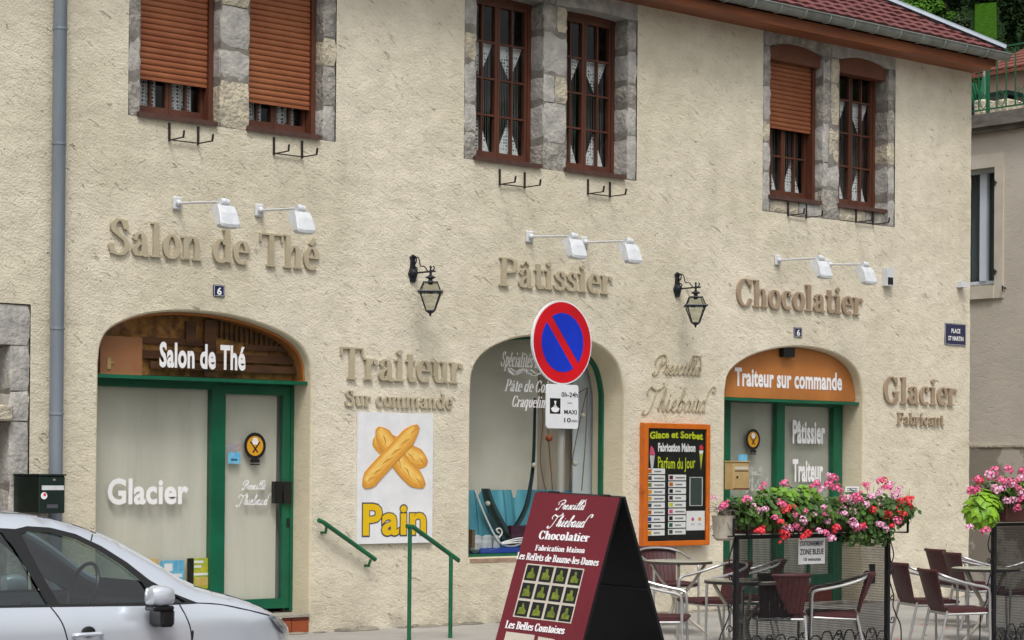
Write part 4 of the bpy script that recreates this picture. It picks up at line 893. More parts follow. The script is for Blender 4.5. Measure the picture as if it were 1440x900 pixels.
sw.box(xm1, xm2, Y3+.004, Y3+.074, zr[1], zl3-.033); sw.box(xm1, xm2, Y3+.004, Y3+.074, zr[3], zr[2]); sw = sw.build('shop_window', 'green', house)
b = MB(); b.box(xm1, xm2, Y3+.03, Y3+.036, zr[2], zr[1]); b.build('pane', 'shopglass', sw)
b = MB(); b.box(xm1-.02, xm2+.3, Y3+.09, Y3+.095, zr[3], zl3); b.build('blind', mat('blind_grey', '#b4b5aa', .85, col2='#a5a69b', nscale=1.5), sw)
b = MB(); b.box(xm1, xm2, Y3+.01, Y3+.05, -.1, zr[3]); b.build('stall_riser', 'dtile', house)
b = MB(); psans(b, wp(Y3+.028), 'Pâtissier', 1114.5, 622, 1160, 590, off=.035); psans(b, wp(Y3+.028), 'Traiteur', 1114.5, 676, 1157, 645, off=.035); b.build('lettering', 'white', sw)
b = MB(); pbox(b, 1136, 1140, 700, 808, Y3+.04, Y3+.05); b.build('glazing_bar', 'green', sw)
sd3 = MB(); x0_ = W(1021, 700, Y3).x; x1_ = W(1027, 700, Y3).x; sd3.box(xa3+.003, x1_, Y3+.002, Y3+.072, .0, zl3-.033); sd3.box(x1_, xm0-.001, Y3+.004, Y3+.074, zr[1]+.02, zl3-.033)
zz = [W(1060, v, Y3).z for v in (699, 706)]; sd3.box(x1_, xm0-.001, Y3+.004, Y3+.06, zz[1], zz[0]); sd3.box(x1_, xm0-.001, Y3+.004, Y3+.06, .02, .2)
sd3 = sd3.build('shop_door', 'green', house)
b = MB(); b.box(x1_, xm0-.001, Y3+.03, Y3+.036, zz[0], zr[1]+.02); b.box(x1_, xm0-.001, Y3+.03, Y3+.036, .2, zz[1]); b.build('pane', 'shopglass', sd3)
b = MB(); b.box(xa3, xm0+.05, Y3+.1, Y3+.105, .0, zl3); b.build('blind', MC['blind_grey'], sd3)
b = MB(); pbox(b, 1054, 1058, 706, 850, Y3+.0, Y3+.03); b.build('glazing_bar', 'green', sd3)
badge(sd3, 1059, 618, .12, Y3+.028)
b = MB(); pbox(b, 1038, 1051, 639, 649, Y3+.0275, Y3+.0285); b.build('sticker', 'skyb', sd3)
b = MB(); pscript(b, wp(Y3+.028), 'Prescilla', 1053, 668, 1073, 658, hw=.05); pscript(b, wp(Y3+.028), 'Thiebaud', 1050, 690, 1080, 674, hw=.045); b.build('lettering', mat('faded_vinyl', '#b9bab6', .6), sd3)

# ================================================================== LETTERING ON THE WALL
W0 = wallplane(0)
def raised(text, u0, vb, u1, vt, mt_, label, depth=.03, slope=True, bold=1.0):
    O, w_, h_ = W0.span(u0, vb, u1, vt); root = empty('wall_lettering', O, label, 'lettering')
    sp = MB(); 
    def each(tgt, ch):
        tgt.build('letter', mt_, root)
    serif(text, O+V3((0, -.004, 0)), AX*(w_/serif_width(text)), AZ*h_, V3((0, -1, 0)), depth*.72, 0, bold*.84, each)
    return root
raised('Salon de Thé', 152, 357, 447, 307, 'letter', 'large raised taupe lettering Salon de Thé above the left arch', .035)
raised('Traiteur', 477, 533, 649, 487, 'letter', 'raised taupe lettering Traiteur above the bread poster', .035)
raised('Sur commande', 484, 571, 635, 549, 'letter', 'small raised taupe lettering Sur commande directly above the bread poster', .025)
raised('Pâtissier', 700, 402, 860, 361, 'letter', 'raised taupe lettering Pâtissier above the round traffic sign', .035)
raised('Chocolatier', 1034, 430, 1212, 391, 'letter2', 'raised brown lettering Chocolatier above the right arch', .035)
raised('Glacier', 1241, 567, 1344, 529, 'letter2', 'raised brown lettering Glacier right of the right arch', .035)
raised('Fabricant', 1260, 597, 1326, 580, 'letter2', 'small raised brown lettering Fabricant under the word Glacier', .025)
O = W0.at(900, 583); root = empty('wall_lettering', O, 'raised taupe handwritten name Prescilla Thiebaud above the ice cream menu case', 'lettering')
b = MB(); pscript(b, W0, 'Prescilla', 919, 525, 990, 500, .014, .032); b.build('word', 'letter', root)
b = MB(); pscript(b, W0, 'Thiebaud', 906, 577, 1006, 544, .014, .028); b.build('word', 'letter', root)
# ---- spotlights on arms
def spotlight(u, v, u2, v2, first, lab):
    P = W(u, v, 0); E_ = None
    # arm end: vertical plane through P square to the wall
    Q = WX(u2, v2, P.x)
    if Q.y > -.4 or Q.y < -1.1: Q = V3((P.x, -.78, P.z-.05))
    root = empty('spotlight', P, lab, 'spotlight', 'grey spotlights on arms above the lettering')
    b = MB(); b.bbox(P.x-.045, P.x+.045, -.035, .0, P.z-.06, P.z+.06, .01); b.ball(P+V3((0, -.045, 0)), .03); b.build('wall_bracket', 'lgrey', root, smooth=False)
    MB().tube([P+V3((0, -.03, 0)), Q], .011, 8).build('arm', 'lgrey', root, smooth=True)
    b = MB(); b.ball(Q, .036, 12); b.lathe([(.02, -.042), (.034, -.042), (.034, .042), (.02, .042)], Q+V3((0, 0, -.004)), 12, ax='x'); b.build('knuckle', 'lgrey', root, smooth=True)
    # head: flat visor hanging from the knuckle and leaning outwards, its lamp glass looking back at the wall
    c0 = Q+V3((0, .0, -.035)); b = MB(); hw_ = .105
    pr = [(.03, .012), (-.035, .0), (-.075, -.06), (-.115, -.165), (-.11, -.19), (-.045, -.20), (.085, -.02)]     # (y, z) outline of the side
    n_ = len(pr); vs_ = []
    for sx_, sc in ((-1, .9), (-.86, 1), (0, 1.04), (.86, 1), (1, .9)):
        for y_, z_ in pr: vs_.append(c0+V3((sx_*hw_*(.84+.16*(-z_/.2)), y_*sc, z_*sc if z_ < 0 else z_)))
    fs_ = [(k*n_+i, k*n_+(i+1) % n_, (k+1)*n_+(i+1) % n_, (k+1)*n_+i) for k in range(4) for i in range(n_)]+[tuple(range(n_))[::-1], tuple(4*n_+i for i in range(n_))]
    b.add(vs_, fs_); h = b.build('lamp_head', 'lgrey', root, smooth=False)
    b = MB(); b.obox(c0+V3((-.004, -.122, -.165)), V3((.008, 0, 0)), V3((0, .01, 0)), V3((0, .06, .125))); b.build('rib', 'lgrey', h)
    b = MB(); b.add([c0+V3((-.085, -.040, -.199)), c0+V3((.085, -.040, -.199)), c0+V3((.08, .092, -.018)), c0+V3((-.08, .092, -.018))], [(0, 1, 2, 3)]); b.build('lamp_glass', 'glass', h)
for i, (a, lab) in enumerate(zip([(248, 286, 315, 284), (363, 296, 422, 293), (743, 333, 806, 332), (820, 341, 884, 339), (1092, 366, 1153, 363), (1163, 372, 1216, 372)],
    ['grey arm spotlight at far left, above the letters on of Salon', 'grey arm spotlight above the word Thé', 'grey arm spotlight above the middle of the word Pâtissier', 'grey arm spotlight above the end of the word Pâtissier', 'grey arm spotlight above the middle of the word Chocolatier', 'grey arm spotlight above the end of the word Chocolatier'])):
    spotlight(*a, i == 0, lab)
# ---- lanterns
def lantern(u, vt, vb, uc, lab):
    P = W(u, (vt+vb)/2, 0); root = empty('wall_lantern', P, lab, 'lantern', 'black iron wall lanterns')
    P = V3((0, 0, 0))+P; y = -.30
    b = MB(); b.prism([(-.03, .02), (-.02, .13), (-.035, .17), (0, .21), (.035, .17), (.02, .13), (.03, .02), (.06, -.06), (.035, -.13), (.03, -.17), (-.03, -.17), (-.035, -.13), (-.06, -.06)], P, AX*.9, AZ*.72, V3((0, -.03, 0)))
    b.lathe([(.045, -.03), (.035, -.055), (.012, -.07)], P+V3((0, 0, -.03)), 12, ax='y', sx=1) ; b.build('back_plate', 'iron2', root)
    az = -.035
    b = MB(); b.tube([P+V3((0, -.03, az)), P+V3((0, y-.07, az))], .009, 8)
    b.tube([P+V3(q) for q in cat_rom([(0, -.03, .11), (0, -.09, .12), (0, -.12, .09), (0, -.14, .03), (0, -.2, .02), (0, -.26, az)], 6)], .006, 6)
    b.tube([P+V3(q) for q in cat_rom([(0, -.03, .12), (0, -.06, .13), (0, -.075, .10), (0, -.06, .06), (0, -.045, .075)], 5)], .007, 6)
    b.tube([P+V3(q) for q in cat_rom([(0, -.03, .0), (0, -.07, .02), (0, -.085, -.0), (0, -.07, -.02)], 5)], .007, 6)
    b.tube([P+V3(q) for q in cat_rom([(0, y-.02, az), (0, y-.06, az+.03), (0, y-.04, az+.05)], 5)], .006, 6); b.build('bracket', 'iron2', root, smooth=True)
    c0 = P+V3((0, y, az)); b = MB()
    b.lathe([(.004, .06), (.014, .045), (.008, .03), (.014, .0), (.012, -.03), (.02, -.04), (.05, -.055), (.052, -.062), (.02, -.075), (.025, -.10), (.022, -.13)], c0, 12); b.build('finial', 'iron2', root, smooth=True)
    zt, zm, zbm = -.105, -.20, -.385; rt_, rm, rb_ = .095, .145, .058
    F = MB(); ang = [R(5+90*k) for k in range(4)]
    pt = lambda r_, z_, k: c0+V3((r_*math.cos(ang[k % 4]), r_*math.sin(ang[k % 4]), z_))
    for k in range(4):
        F.tube([pt(rt_, zt, k), pt(rm, zm, k)], .006, 6); F.tube([pt(rm, zm, k), pt(rb_, zbm, k)], .0075, 6)
        F.tube([pt(rt_, zt, k), pt(rt_, zt, k+1)], .006, 6); F.tube([pt(rm+.018, zm, k), pt(rm+.018, zm, k+1)], .011, 6); F.tube([pt(rb_, zbm, k), pt(rb_, zbm, k+1)], .008, 6)
    F.lathe([(.045, zbm-.005), (.03, zbm-.02), (.012, zbm-.03), (.01, zbm-.05), (.002, zbm-.055)], c0, 10)
    fr = F.build('cage', 'iron2', root)
    for k in range(4):
        g = MB(); g.add([pt(rm-.004, zm, k), pt(rm-.004, zm, k+1), pt(rb_-.003, zbm, k+1), pt(rb_-.003, zbm, k)], [(0, 1, 2, 3)]); g.build('pane', 'lantglass', root)
        g = MB(); g.add([pt(rt_-.004, zt, k), pt(rt_-.004, zt, k+1), pt(rm-.004, zm, k+1), pt(rm-.004, zm, k)], [(0, 1, 2, 3)]); g.build('pane', 'lantglass', root)
M['lantglass'] = glassmat('glass_lantern', (.78, .79, .74, 1), .9)
lantern(579, 362, 397, 603, 'black iron wall lantern left of the word Pâtissier')
lantern(951, 385, 419, 971, 'black iron wall lantern left of the word Chocolatier')
# ---- flower box brackets under the windows
def hooks(u0, u1, vtop, lab):
    A, B_ = W(u0, vtop, 0), W(u1, vtop+5, 0); root = empty('window_box_bracket', V3((A.x, 0, A.z-.15)), lab, 'bracket', 'iron brackets for window boxes under the upper windows')
    b = MB(); zz_ = A.z-.155
    for X_ in (A.x, B_.x):
        b.box(X_-.009, X_+.009, -.018, -.002, zz_-.01, A.z+.0); b.box(X_-.006, X_+.006, -.24, -.018, zz_-.006, zz_+.004); b.obox(V3((X_-.008, -.252, zz_-.006)), V3((.016, 0, 0)), V3((0, .012, 0)), V3((0, -.015, .065)))
    b.box(A.x, B_.x, -.03, -.02, zz_-.005, zz_+.005); b.build('bracket_frame', 'hookm', root)
hooks(237.5, 278, 173, 'black iron box bracket under the leftmost shuttered window'); hooks(384.5, 424, 193, 'black iron box bracket under the second shuttered window')
hooks(702, 737, 238, 'black iron box bracket under the left one of the middle windows'); hooks(826, 857, 252, 'black iron box bracket under the right one of the middle windows')
hooks(1107.5, 1133, 284, 'black iron box bracket under the half shuttered window at right'); hooks(1203, 1227, 294, 'black iron box bracket under the rightmost upper window')
# ---- plates
def plate(name, u0, u1, v0, v1, lab, cat, rows_, mt_='navy', Y=-.012):
    b = MB(); pbox(b, u0, u1, v0, v1, Y, .0); o = b.build(name, mt_, label=lab, cat=cat)
    b = MB(); xs = [W(u, (v0+v1)/2, Y).x for u in (u0, u1)]; zs = [W((u0+u1)/2, v, Y).z for v in (v1, v0)]; e = .006
    for (xa_, xb_, za_, zb__) in ((xs[0]+e, xs[1]-e, zs[0]+e, zs[0]+e+.003), (xs[0]+e, xs[1]-e, zs[1]-e-.003, zs[1]-e), (xs[0]+e, xs[0]+e+.003, zs[0]+e+.006, zs[1]-e-.006), (xs[1]-e-.003, xs[1]-e, zs[0]+e+.006, zs[1]-e-.006)): b.box(xa_, xb_, Y-.0015, Y, za_, zb__)
    b.build('border', 'white', o)
    for (t, a0, a1, b0, b1) in rows_:
        b = MB(); psans(b, wp(Y-.001), t, u0+(u1-u0)*a0, v0+(v1-v0)*b1, u0+(u1-u0)*a1, v0+(v1-v0)*b0, off=.03); b.build('lettering', 'white', o)
plate('house_number_plate', 300.5, 316, 400.5, 417, 'dark blue house number 6 plate above the left arch', 'number plate', [('6', .3, .72, .2, .82)])
plate('house_number_plate', 1117, 1128, 460.5, 474, 'dark blue house number 6 plate above the right arch', 'number plate', [('6', .3, .72, .2, .82)])
plate('street_name_plate', 1329, 1358.5, 455, 485.5, 'dark blue street name plate Place St Martin near the corner of the house', 'street sign', [('PLACE', .3, .72, .22, .42), ('ST MARTIN', .15, .87, .56, .76)])
# ---- bell boxes, mail slot
b = MB(); pbox(b, 1247, 1257.5, 377, 402, -.07, 0); o = b.build('alarm_box', 'lgrey', label='small pale grey alarm box on the wall right of the last spotlight', cat='alarm box')
b = MB(); pbox(b, 1249, 1256, 390, 400, -.075, -.0705); b.build('sensor_window', 'trimk', o)
b = MB(); pbox(b, 1353, 1361, 396, 404, -.09, 0); b.tube([W(1354, 404, -.03), W(1353, 409, -.03)], .008, 6); b.build('corner_sensor', 'lgrey', label='tiny grey sensor box at the corner of the house', cat='sensor')
b = MB(); pbox(b, 1223, 1231, 793, 820, -.012, .01); b.build('dark_wall_slot', 'trimk', label='narrow black upright slot cover on the wall behind the net screen', cat='slot cover')
b = MB(); pbox(b, 1189, 1208, 684, 694, -.015, .0); o = b.build('small_info_plate', 'whitep', label='small white plate half hidden above the geraniums', cat='plate')
b = MB(); 
for v in (686.5, 689, 691.5): pbox(b, 1191, 1206, v, v+1.0, -.016, -.0151)
b.build('printed_lines', 'outline', o)
# ---- bread poster
YP = -.03
b = MB(); pbox(b, 503.5, 608.5, 580.5, 764, YP, -.004); po = b.build('bread_poster', 'whitep', label='white poster with crossed golden loaves and the yellow word Pain', cat='poster')
pp = wp(YP-.001); 
def loaf(pts, wid, dep, cuts=5):
    Q = [pp.at(u, v) for u, v in pts]; q = [((p-Q[0]).x, (p-Q[0]).z) for p in Q]; q = [t[:2] for t in cat_rom(q, 12)]; n_ = len(q); sc = .0072
    prof_ = [min(1, math.sin(PI*(i+.35)/(n_-.3))*1.9)**.55 for i in range(n_)]
    for lay, (f, mt_, sh) in enumerate(((1, 'bread_d', 0), (.86, 'bread', .06), (.62, 'bread_m', .16), (.34, 'bread2', .26))):
        k0 = lay; pts_ = [(x_-sh*wid*sc*.35, z_+sh*wid*sc) for x_, z_ in q]
        if k0: pts_ = pts_[k0:-k0]; pr_l = [wid*sc*f*p for p in prof_[k0:-k0]]
        else: pr_l = [wid*sc*f*p for p in prof_]
        b = MB(); ribbon(b, pts_, pr_l, Q[0], AX, AZ, V3((0, -dep-.0004*lay, 0))); b.build('loaf_print', mt_, po)
    b = MB(); L = len(q)
    for k in range(cuts):
        i = int((k+.8)*L/(cuts+.9)); j = min(i+max(3, L//7), L-1); (x0_, z0_), (x1_, z1_) = q[i], q[j]; dx_, dz_ = x1_-x0_, z1_-z0_
        s_ = wid*sc*.4/max(math.hypot(dx_, dz_), 1e-4)
        ribbon(b, cat_rom([(x0_-dz_*s_*.2, z0_+dx_*s_*.2), ((x0_+x1_)/2+dz_*s_*.1, (z0_+z1_)/2+.004), (x1_+dz_*s_*.7, z1_-dx_*s_*.7)], 4) and [t[:2] for t in cat_rom([(x0_-dz_*s_*.2, z0_+dx_*s_*.2), ((x0_+x1_)/2+dz_*s_*.1, (z0_+z1_)/2+.004), (x1_+dz_*s_*.7, z1_-dx_*s_*.7)], 3)], [.001, .004, .007, .008, .006, .003, .001], Q[0], AX, AZ, V3((0, -dep-.0022, 0)))
    b.build('crust_print', 'bread_d', po)
loaf([(524, 622), (545, 625), (575, 640), (601, 652)], 15, .001); loaf([(530, 602), (548, 628), (570, 660), (597, 684)], 14, .004, 5); loaf([(511, 685), (530, 662), (560, 630), (588, 599)], 13, .007, 6)
b = MB(); psans(b, pp, 'Pain', 508.5, 752, 600.5, 707, depth=.001, off=.055); b.build('lettering_outline', 'outline', po); b = MB(); psans(b, pp, 'Pain', 510, 751.4, 599, 707.6, depth=.0025, off=.03); b.build('lettering', 'yellow', po)
# ---- ice cream menu case
YC = -.09
b = MB(); U0, U1, V0, V1 = 906, 998, 594.5, 768
b2 = MB(); pbox(b2, U0+1, U1-1, V0+1, V1-1, YC+.025, -.002, YC); 
x0_, x1_ = W(U0, 680, YC).x, W(U1, 680, YC).x; z1_, z0_ = W(952, V0+1.5, YC).z, W(952, V1-.5, YC).z; fw = .055
mc_ = empty('menu_case', V3((x0_, YC, z0_)), 'orange framed ice cream menu case with white flavour labels', 'menu case')
b2.build('case_back', 'oframe', mc_)
b.bbox(x0_, x0_+fw, YC-.012, YC+.025, z0_, z1_, .006); b.bbox(x1_-fw, x1_, YC-.012, YC+.025, z0_, z1_, .006); b.bbox(x0_+fw, x1_-fw, YC-.010, YC+.023, z0_, z0_+fw, .004); b.bbox(x0_+fw, x1_-fw, YC-.010, YC+.023, z1_-fw, z1_, .004)
b.bbox(x0_-.012, x0_+.012, YC-.01, YC+.03, (z0_+z1_)/2-.07, (z0_+z1_)/2+.03, .004); b.build('case_frame', 'oframe', mc_)
b = MB(); b.box(x0_+fw, x1_-fw, YC+.014, YC+.024, z0_+fw, z1_-fw); b.build('menu_board', 'blackp', mc_)
wi, hi_ = x1_-x0_-2*fw, z1_-z0_-2*fw; xi, zi = x0_+fw, z1_-fw; YB = YC+.0135
def mbx(b, a0, a1, c0, c1, d=0): b.box(xi+wi*a0, xi+wi*a1, YB-.001-d, YB-d, zi-hi_*c1, zi-hi_*c0)
pm = wp(YB-.001)
def mtxt(t, a0, a1, c1, h, mt_, off=.03, wave=0, dep=.001):
    if not wave:
        b = MB(); sans(b, t, V3((xi+wi*a0, YB, zi-hi_*c1)), AX, AZ*(hi_*h), V3((0, -1, 0)), wi*(a1-a0), dep, off); b.build('lettering', mt_, mc_)
    else:
        b = MB(); sans(b, t, V3((xi+wi*a0, YB, zi-hi_*c1)), AX, AZ*(hi_*h), V3((0, -1, 0)), wi*(a1-a0), dep, off)
        b.v = [(x_, y_, z_+wave*hi_*math.sin(PI*(x_-xi-wi*a0)/(wi*(a1-a0)))) for x_, y_, z_ in b.v]; b.build('lettering', mt_, mc_)
mtxt('Glace et Sorbet', .04, .95, .092, .062, 'ylime', .04, .012); mtxt('Fabrication Maison', .18, .82, .20, .072, 'white', .045); mtxt('Parfum du Jour', .18, .82, .345, .10, 'ylime', .015, -.01)
random.seed(21)
cols = ['oframe', 'blueg', 'lime', 'gold', 'gold', 'blueg', 'oframe', 'cobalt', 'blk', 'gold', 'maroonp', 'oframe', 'blk', 'plum', 'ylime', 'pinkp', 'blk', 'dgreen', 'blueg']
def flav(a0, a1, c0, c1, ic, n_):
    b = MB(); mbx(b, a0, a1, c0, c1, .001); o = b.build('flavour_card', 'white', mc_)
    b = MB(); mbx(b, a0+.015, a0+.075, c0+.008, c1-.008, .0022); b.build('flavour_picture', ic, o)
    b = MB(); x_ = a0+.12
    while x_ < a0+.12+.02*n_: mbx(b, x_, x_+.014, c0+.02, c1-.016, .0022); x_ += .02
    b.build('printed_word', 'outline', o)
for k in range(10): c0_ = .355+k*.0605; flav(.0, .30, c0_, c0_+.05, cols[k], random.choice([5, 5, 6, 7, 4]))
for k in range(9): c0_ = .41+k*.0605; flav(.36, .66, c0_, c0_+.05, cols[10+k], random.choice([5, 6, 6, 7, 8]))
b = MB(); mbx(b, .72, .95, .43, .69, .002); o = b.build('opening_card', 'blueg', mc_); b = MB()
for q in ((.72, .735, .43, .69), (.935, .95, .43, .69), (.735, .935, .43, .436), (.735, .935, .684, .69)): mbx(b, *q, .003)
b.build('card_border', 'lgrey', o)
b = MB(); mbx(b, .67, .99, .735, .91, .002); o = b.build('price_card', 'white', mc_)
for a_, m_ in ((.78, 'pinkp'), (.90, 'gold')):
    b = MB(); b.lathe([(.022, 0), (.022, .001)], V3((xi+wi*a_, YB-.0045, zi-hi_*.81)), 10, ax='y'); b.build('ice_ball_print', m_, o); b = MB(); mbx(b, a_-.03, a_+.03, .845, .865, .003); b.build('printed_word', 'lgrey', o)
b = MB(); b.lathe([(.03, 0), (.03, .001)], V3((xi+wi*.92, YB-.003, zi-hi_*.165)), 12, ax='y'); b.build('ice_ball_print', 'redf', mc_)
b = MB(); b.prism([(-.03, 0), (.03, 0), (0, -.2)], V3((xi+wi*.92, YB, zi-hi_*.20)), AX, AZ, V3((0, -.002, 0))); b.build('cone_print', 'leafg', mc_); b = MB(); b.prism([(-.032, 0), (.032, 0), (.024, -.035), (-.024, -.035)], V3((xi+wi*.92, YB, zi-hi_*.19)), AX, AZ, V3((0, -.003, 0))); b.build('cream_print', 'white', mc_)
b = MB(); b.prism([(-.035, 0), (.04, 0), (.012, -.16), (-.012, -.16)], V3((xi+wi*.08, YB, zi-hi_*.24)), AX, AZ, V3((0, -.002, 0))); b.build('sundae_glass_print', 'lgrey', mc_); b = MB(); b.prism([(-.04, 0), (.045, 0), (.02, .07), (-.02, .10)], V3((xi+wi*.08, YB, zi-hi_*.235)), AX, AZ, V3((0, -.003, 0))); b.build('sundae_print', 'pinkp', mc_)
b = MB(); b.box(x0_+fw, x1_-fw, YC+.0, YC+.003, z0_+fw, z1_-fw); b.build('case_glass', 'shopglass', mc_)
# ---- letter boxes
P = W(92, 700, -.0); 
def mailbox(X0, X1, Y0, Z0, Z1, mt_, lab, extras):
    r = empty('letter_box', V3((X0, 0, Z0)), lab, 'letter box'); b = MB(); b.bbox(X0, X1, Y0, -.004, Z0, Z1, .008); b.build('box_body', mt_, r)
    b = MB(); b.bbox(X0-.006, X1+.006, Y0-.01, -.003, Z1+.0005, Z1+.014, .004); b.build('lid', mt_, r)
    for (nm, a0, a1, c0, c1, m2, d) in extras:
        b = MB(); b.box(X0+(X1-X0)*a0, X0+(X1-X0)*a1, Y0-d, Y0-.0002, Z1-(Z1-Z0)*c1, Z1-(Z1-Z0)*c0); b.build(nm, m2, r)
    return r
yd = -.46; A_ = W(55, 697, yd); B_ = W(91.5, 697, yd)
zt_, zb__ = W(72, 669, yd).z, W(72, 722, yd).z
r = mailbox(A_.x, B_.x, yd, zb__, zt_, 'dbox', 'dark green letter box on the wall behind the silver car roof', [('label_strip', .1, .95, .26, .38, 'lgrey', .002), ('lock', .52, .62, .08, .13, 'galv', .004), ('name_tag', .3, .72, .76, .86, 'outline', .002)])
b = MB(); b.lathe([(.03, 0), (.03, .002)], V3((A_.x+.045, yd-.003, zt_-(zt_-zb__)*.53)), 14, ax='y'); b.build('round_sticker', 'white', r); b = MB(); b.lathe([(.013, 0), (.013, .001)], V3((A_.x+.05, yd-.005, zt_-(zt_-zb__)*.5)), 10, ax='y'); b.build('sticker_mark', 'redf', r)
b = MB(); b.box(A_.x+.05, A_.x+.1, -.4, -.02, zb__-.05, zb__-.001); b.build('support_bar', 'galv', r)
yd = -.14; A_ = W(1031, 667, yd); B_ = W(1054, 667, yd); zt_, zb__ = W(1042, 650, yd).z, W(1042, 689, yd).z
mailbox(A_.x, B_.x, yd, zb__, zt_, 'bbox', 'beige letter box at the left edge of the right arch', [('label_strip', .1, .9, .16, .26, 'cream', .002), ('slot', .1, .9, .30, .33, 'trimk', .002), ('lock', .2, .3, .5, .58, 'trimk', .004), ('lip', .02, .98, .93, .98, 'dbrown', .003)])
# ================================================================== handrails
def rail(name, lab, pts, posts, r=.022, extra=None):
    root = empty(name, V3((pts[0][0], pts[0][1], 0)), lab, 'handrail')
    MB().tube(pts, r, 10).build('handrail_tube', 'dgreen', root, smooth=True)
    for q in posts: MB().tube([(q[0], q[1], gz(q[1])-.01), (q[0], q[1], q[2])], .02, 10).build('post', 'dgreen', root, smooth=True)
    for q in extra or []: MB().tube(q, .014, 8).build('wall_fixing', 'dgreen', root, smooth=True)
a, b_ = W(450, 733, -.09), W(528, 787, -.09)
rail('handrail', 'short green handrail fixed to the wall left of the bread poster', [a+V3((-.02, 0, .012)), a+V3((.04, 0, -.01)), b_-V3((.05, 0, -.03)), b_], [], extra=[[a+V3((.08, 0, -.04)), a+V3((.08, .02, -.11)), a+V3((.08, .09, -.11))], [b_+V3((-.06, 0, .0)), b_+V3((-.06, .03, -.06)), b_+V3((-.06, .09, -.06))]])
yr = -1.05; a, a2_, b_ = W(572, 740, yr), W(580, 740.5, yr), W(645, 788, yr); 
rail('handrail', 'green handrail on two posts in front of the bread poster', [a, a2_, b_, b_+V3((.0, 0, -.0))], [(W(576, 800, yr).x, yr, a.z), (W(634, 800, yr).x, yr, W(634, 781, yr).z)])
# ================================================================== traffic sign
zS = 17.0; Pb = WD(789, 640, zS); px_, py_ = Pb.x, Pb.y
root = empty('traffic_sign', V3((px_, py_, 0)), 'round red and blue no parking sign on a grey pole before the middle window', 'traffic sign')
MB().tube([(px_, py_, -.14), (px_, py_, WD(789, 460, zS).z)], .03, 14).build('pole', 'galv', root, smooth=True)
a_ = R(3); Rr = V3((math.cos(a_), math.sin(a_), 0)); Nn = V3((math.sin(a_), -math.cos(a_), 0)); ps = py_-.05
cS = WD(784, 482, zS)+Nn*.055; Rd = .322
pl = Plane(cS, Rr, (0, 0, 1), Nn)
sd = MB(); circ = lambda r_, n_=48: [(r_*math.cos(2*PI*i/n_), r_*math.sin(2*PI*i/n_)) for i in range(n_)]
sd.prism(circ(Rd+.012), cS-Nn*.0, Rr, AZ, -Nn*.02); sd.build('sign_plate', 'whitep', root)
MB().prism(circ(Rd), cS, Rr, AZ, Nn*.002).build('red_ring', 'redp', root)
rb = .235
for sgn in (1, -1):
    P_ = []
    h = .036
    a0 = math.asin(h/rb); arc = [a0+(PI-2*a0)*i/24 for i in range(25)]
    P_ = [(rb*math.cos(t), rb*math.sin(t)) for t in arc]
    if sgn < 0: P_ = [(-x_, -y_) for x_, y_ in P_]
    ca, sa = math.cos(R(-50)), math.sin(R(-50)); P_ = [(x_*ca-y_*sa, x_*sa+y_*ca) for x_, y_ in P_]
    MB().prism(P_, cS, Rr, AZ, Nn*.004).build('blue_field', 'bluep', root)
for v in (460, 505):
    z_ = WD(789, v, zS).z; b = MB(); b.box(px_-.04, px_+.04, py_-.031, py_+.04, z_-.015, z_+.015); b.build('clamp', 'galv', root)
P0 = WD(790.5, 570, zS)+Nn*.055; pw, ph = .175, .18
pl2 = Plane(P0, Rr, (0, 0, 1), Nn); c4 = [pl2.at(u, v) for u, v in ((768.5, 602), (813, 602), (813, 539.5), (768.5, 539.5))]
wv = (c4[1]-c4[0]).dot(Rr); hv = (c4[3]-c4[0]).z; O = c4[0]
def rrect(w_, h_, r_): 
    o = []
    for cx, cy, a0 in ((w_-r_, r_, -90), (w_-r_, h_-r_, 0), (r_, h_-r_, 90), (r_, r_, 180)): o += [(cx+r_*math.cos(R(a0+k*18)), cy+r_*math.sin(R(a0+k*18))) for k in range(6)]
    return o
MB().prism(rrect(wv, hv, .025), O, Rr, AZ, -Nn*.012).build('additional_plate', 'whitep', root)
loc = lambda a, b: O+Rr*(wv*a)+AZ*(hv*b)
def stx(t, a0, a1, b0, h, off=.02): b = MB(); sans(b, t, loc(a0, b0), Rr, AZ*(hv*h), Nn, wv*(a1-a0), .0012, off); b.build('lettering', 'blk', root)
stx('0h-24h', .46, .98, .72, .11); stx('MAXI', .55, .95, .33, .10); stx('10', .55, .76, .145, .10); stx('min', .79, .97, .15, .07)
b = MB(); b.prism([(.65, .575), (.80, .575), (.80, .59), (.65, .59)], O, Rr*wv, AZ*hv, Nn*.001); b.build('dash', 'blk', root)
b = MB(); b.prism([(.1, .33), (.43, .33), (.43, .68), (.1, .68)], O, Rr*wv, AZ*hv, Nn*.001); b.build('disc_symbol', 'blk', root)
b = MB(); 
for pg in ([(.23, .62), (.3, .62), (.275, .52), (.255, .52)], [(.13, .45), (.2, .48), (.33, .48), (.4, .45), (.36, .38), (.27, .36), (.17, .38)], [(.2, .49), (.33, .49), (.3, .515), (.23, .515)]): b.prism(pg, O, Rr*wv, AZ*hv, Nn*.002)
b.build('hand_symbol', 'white', root)
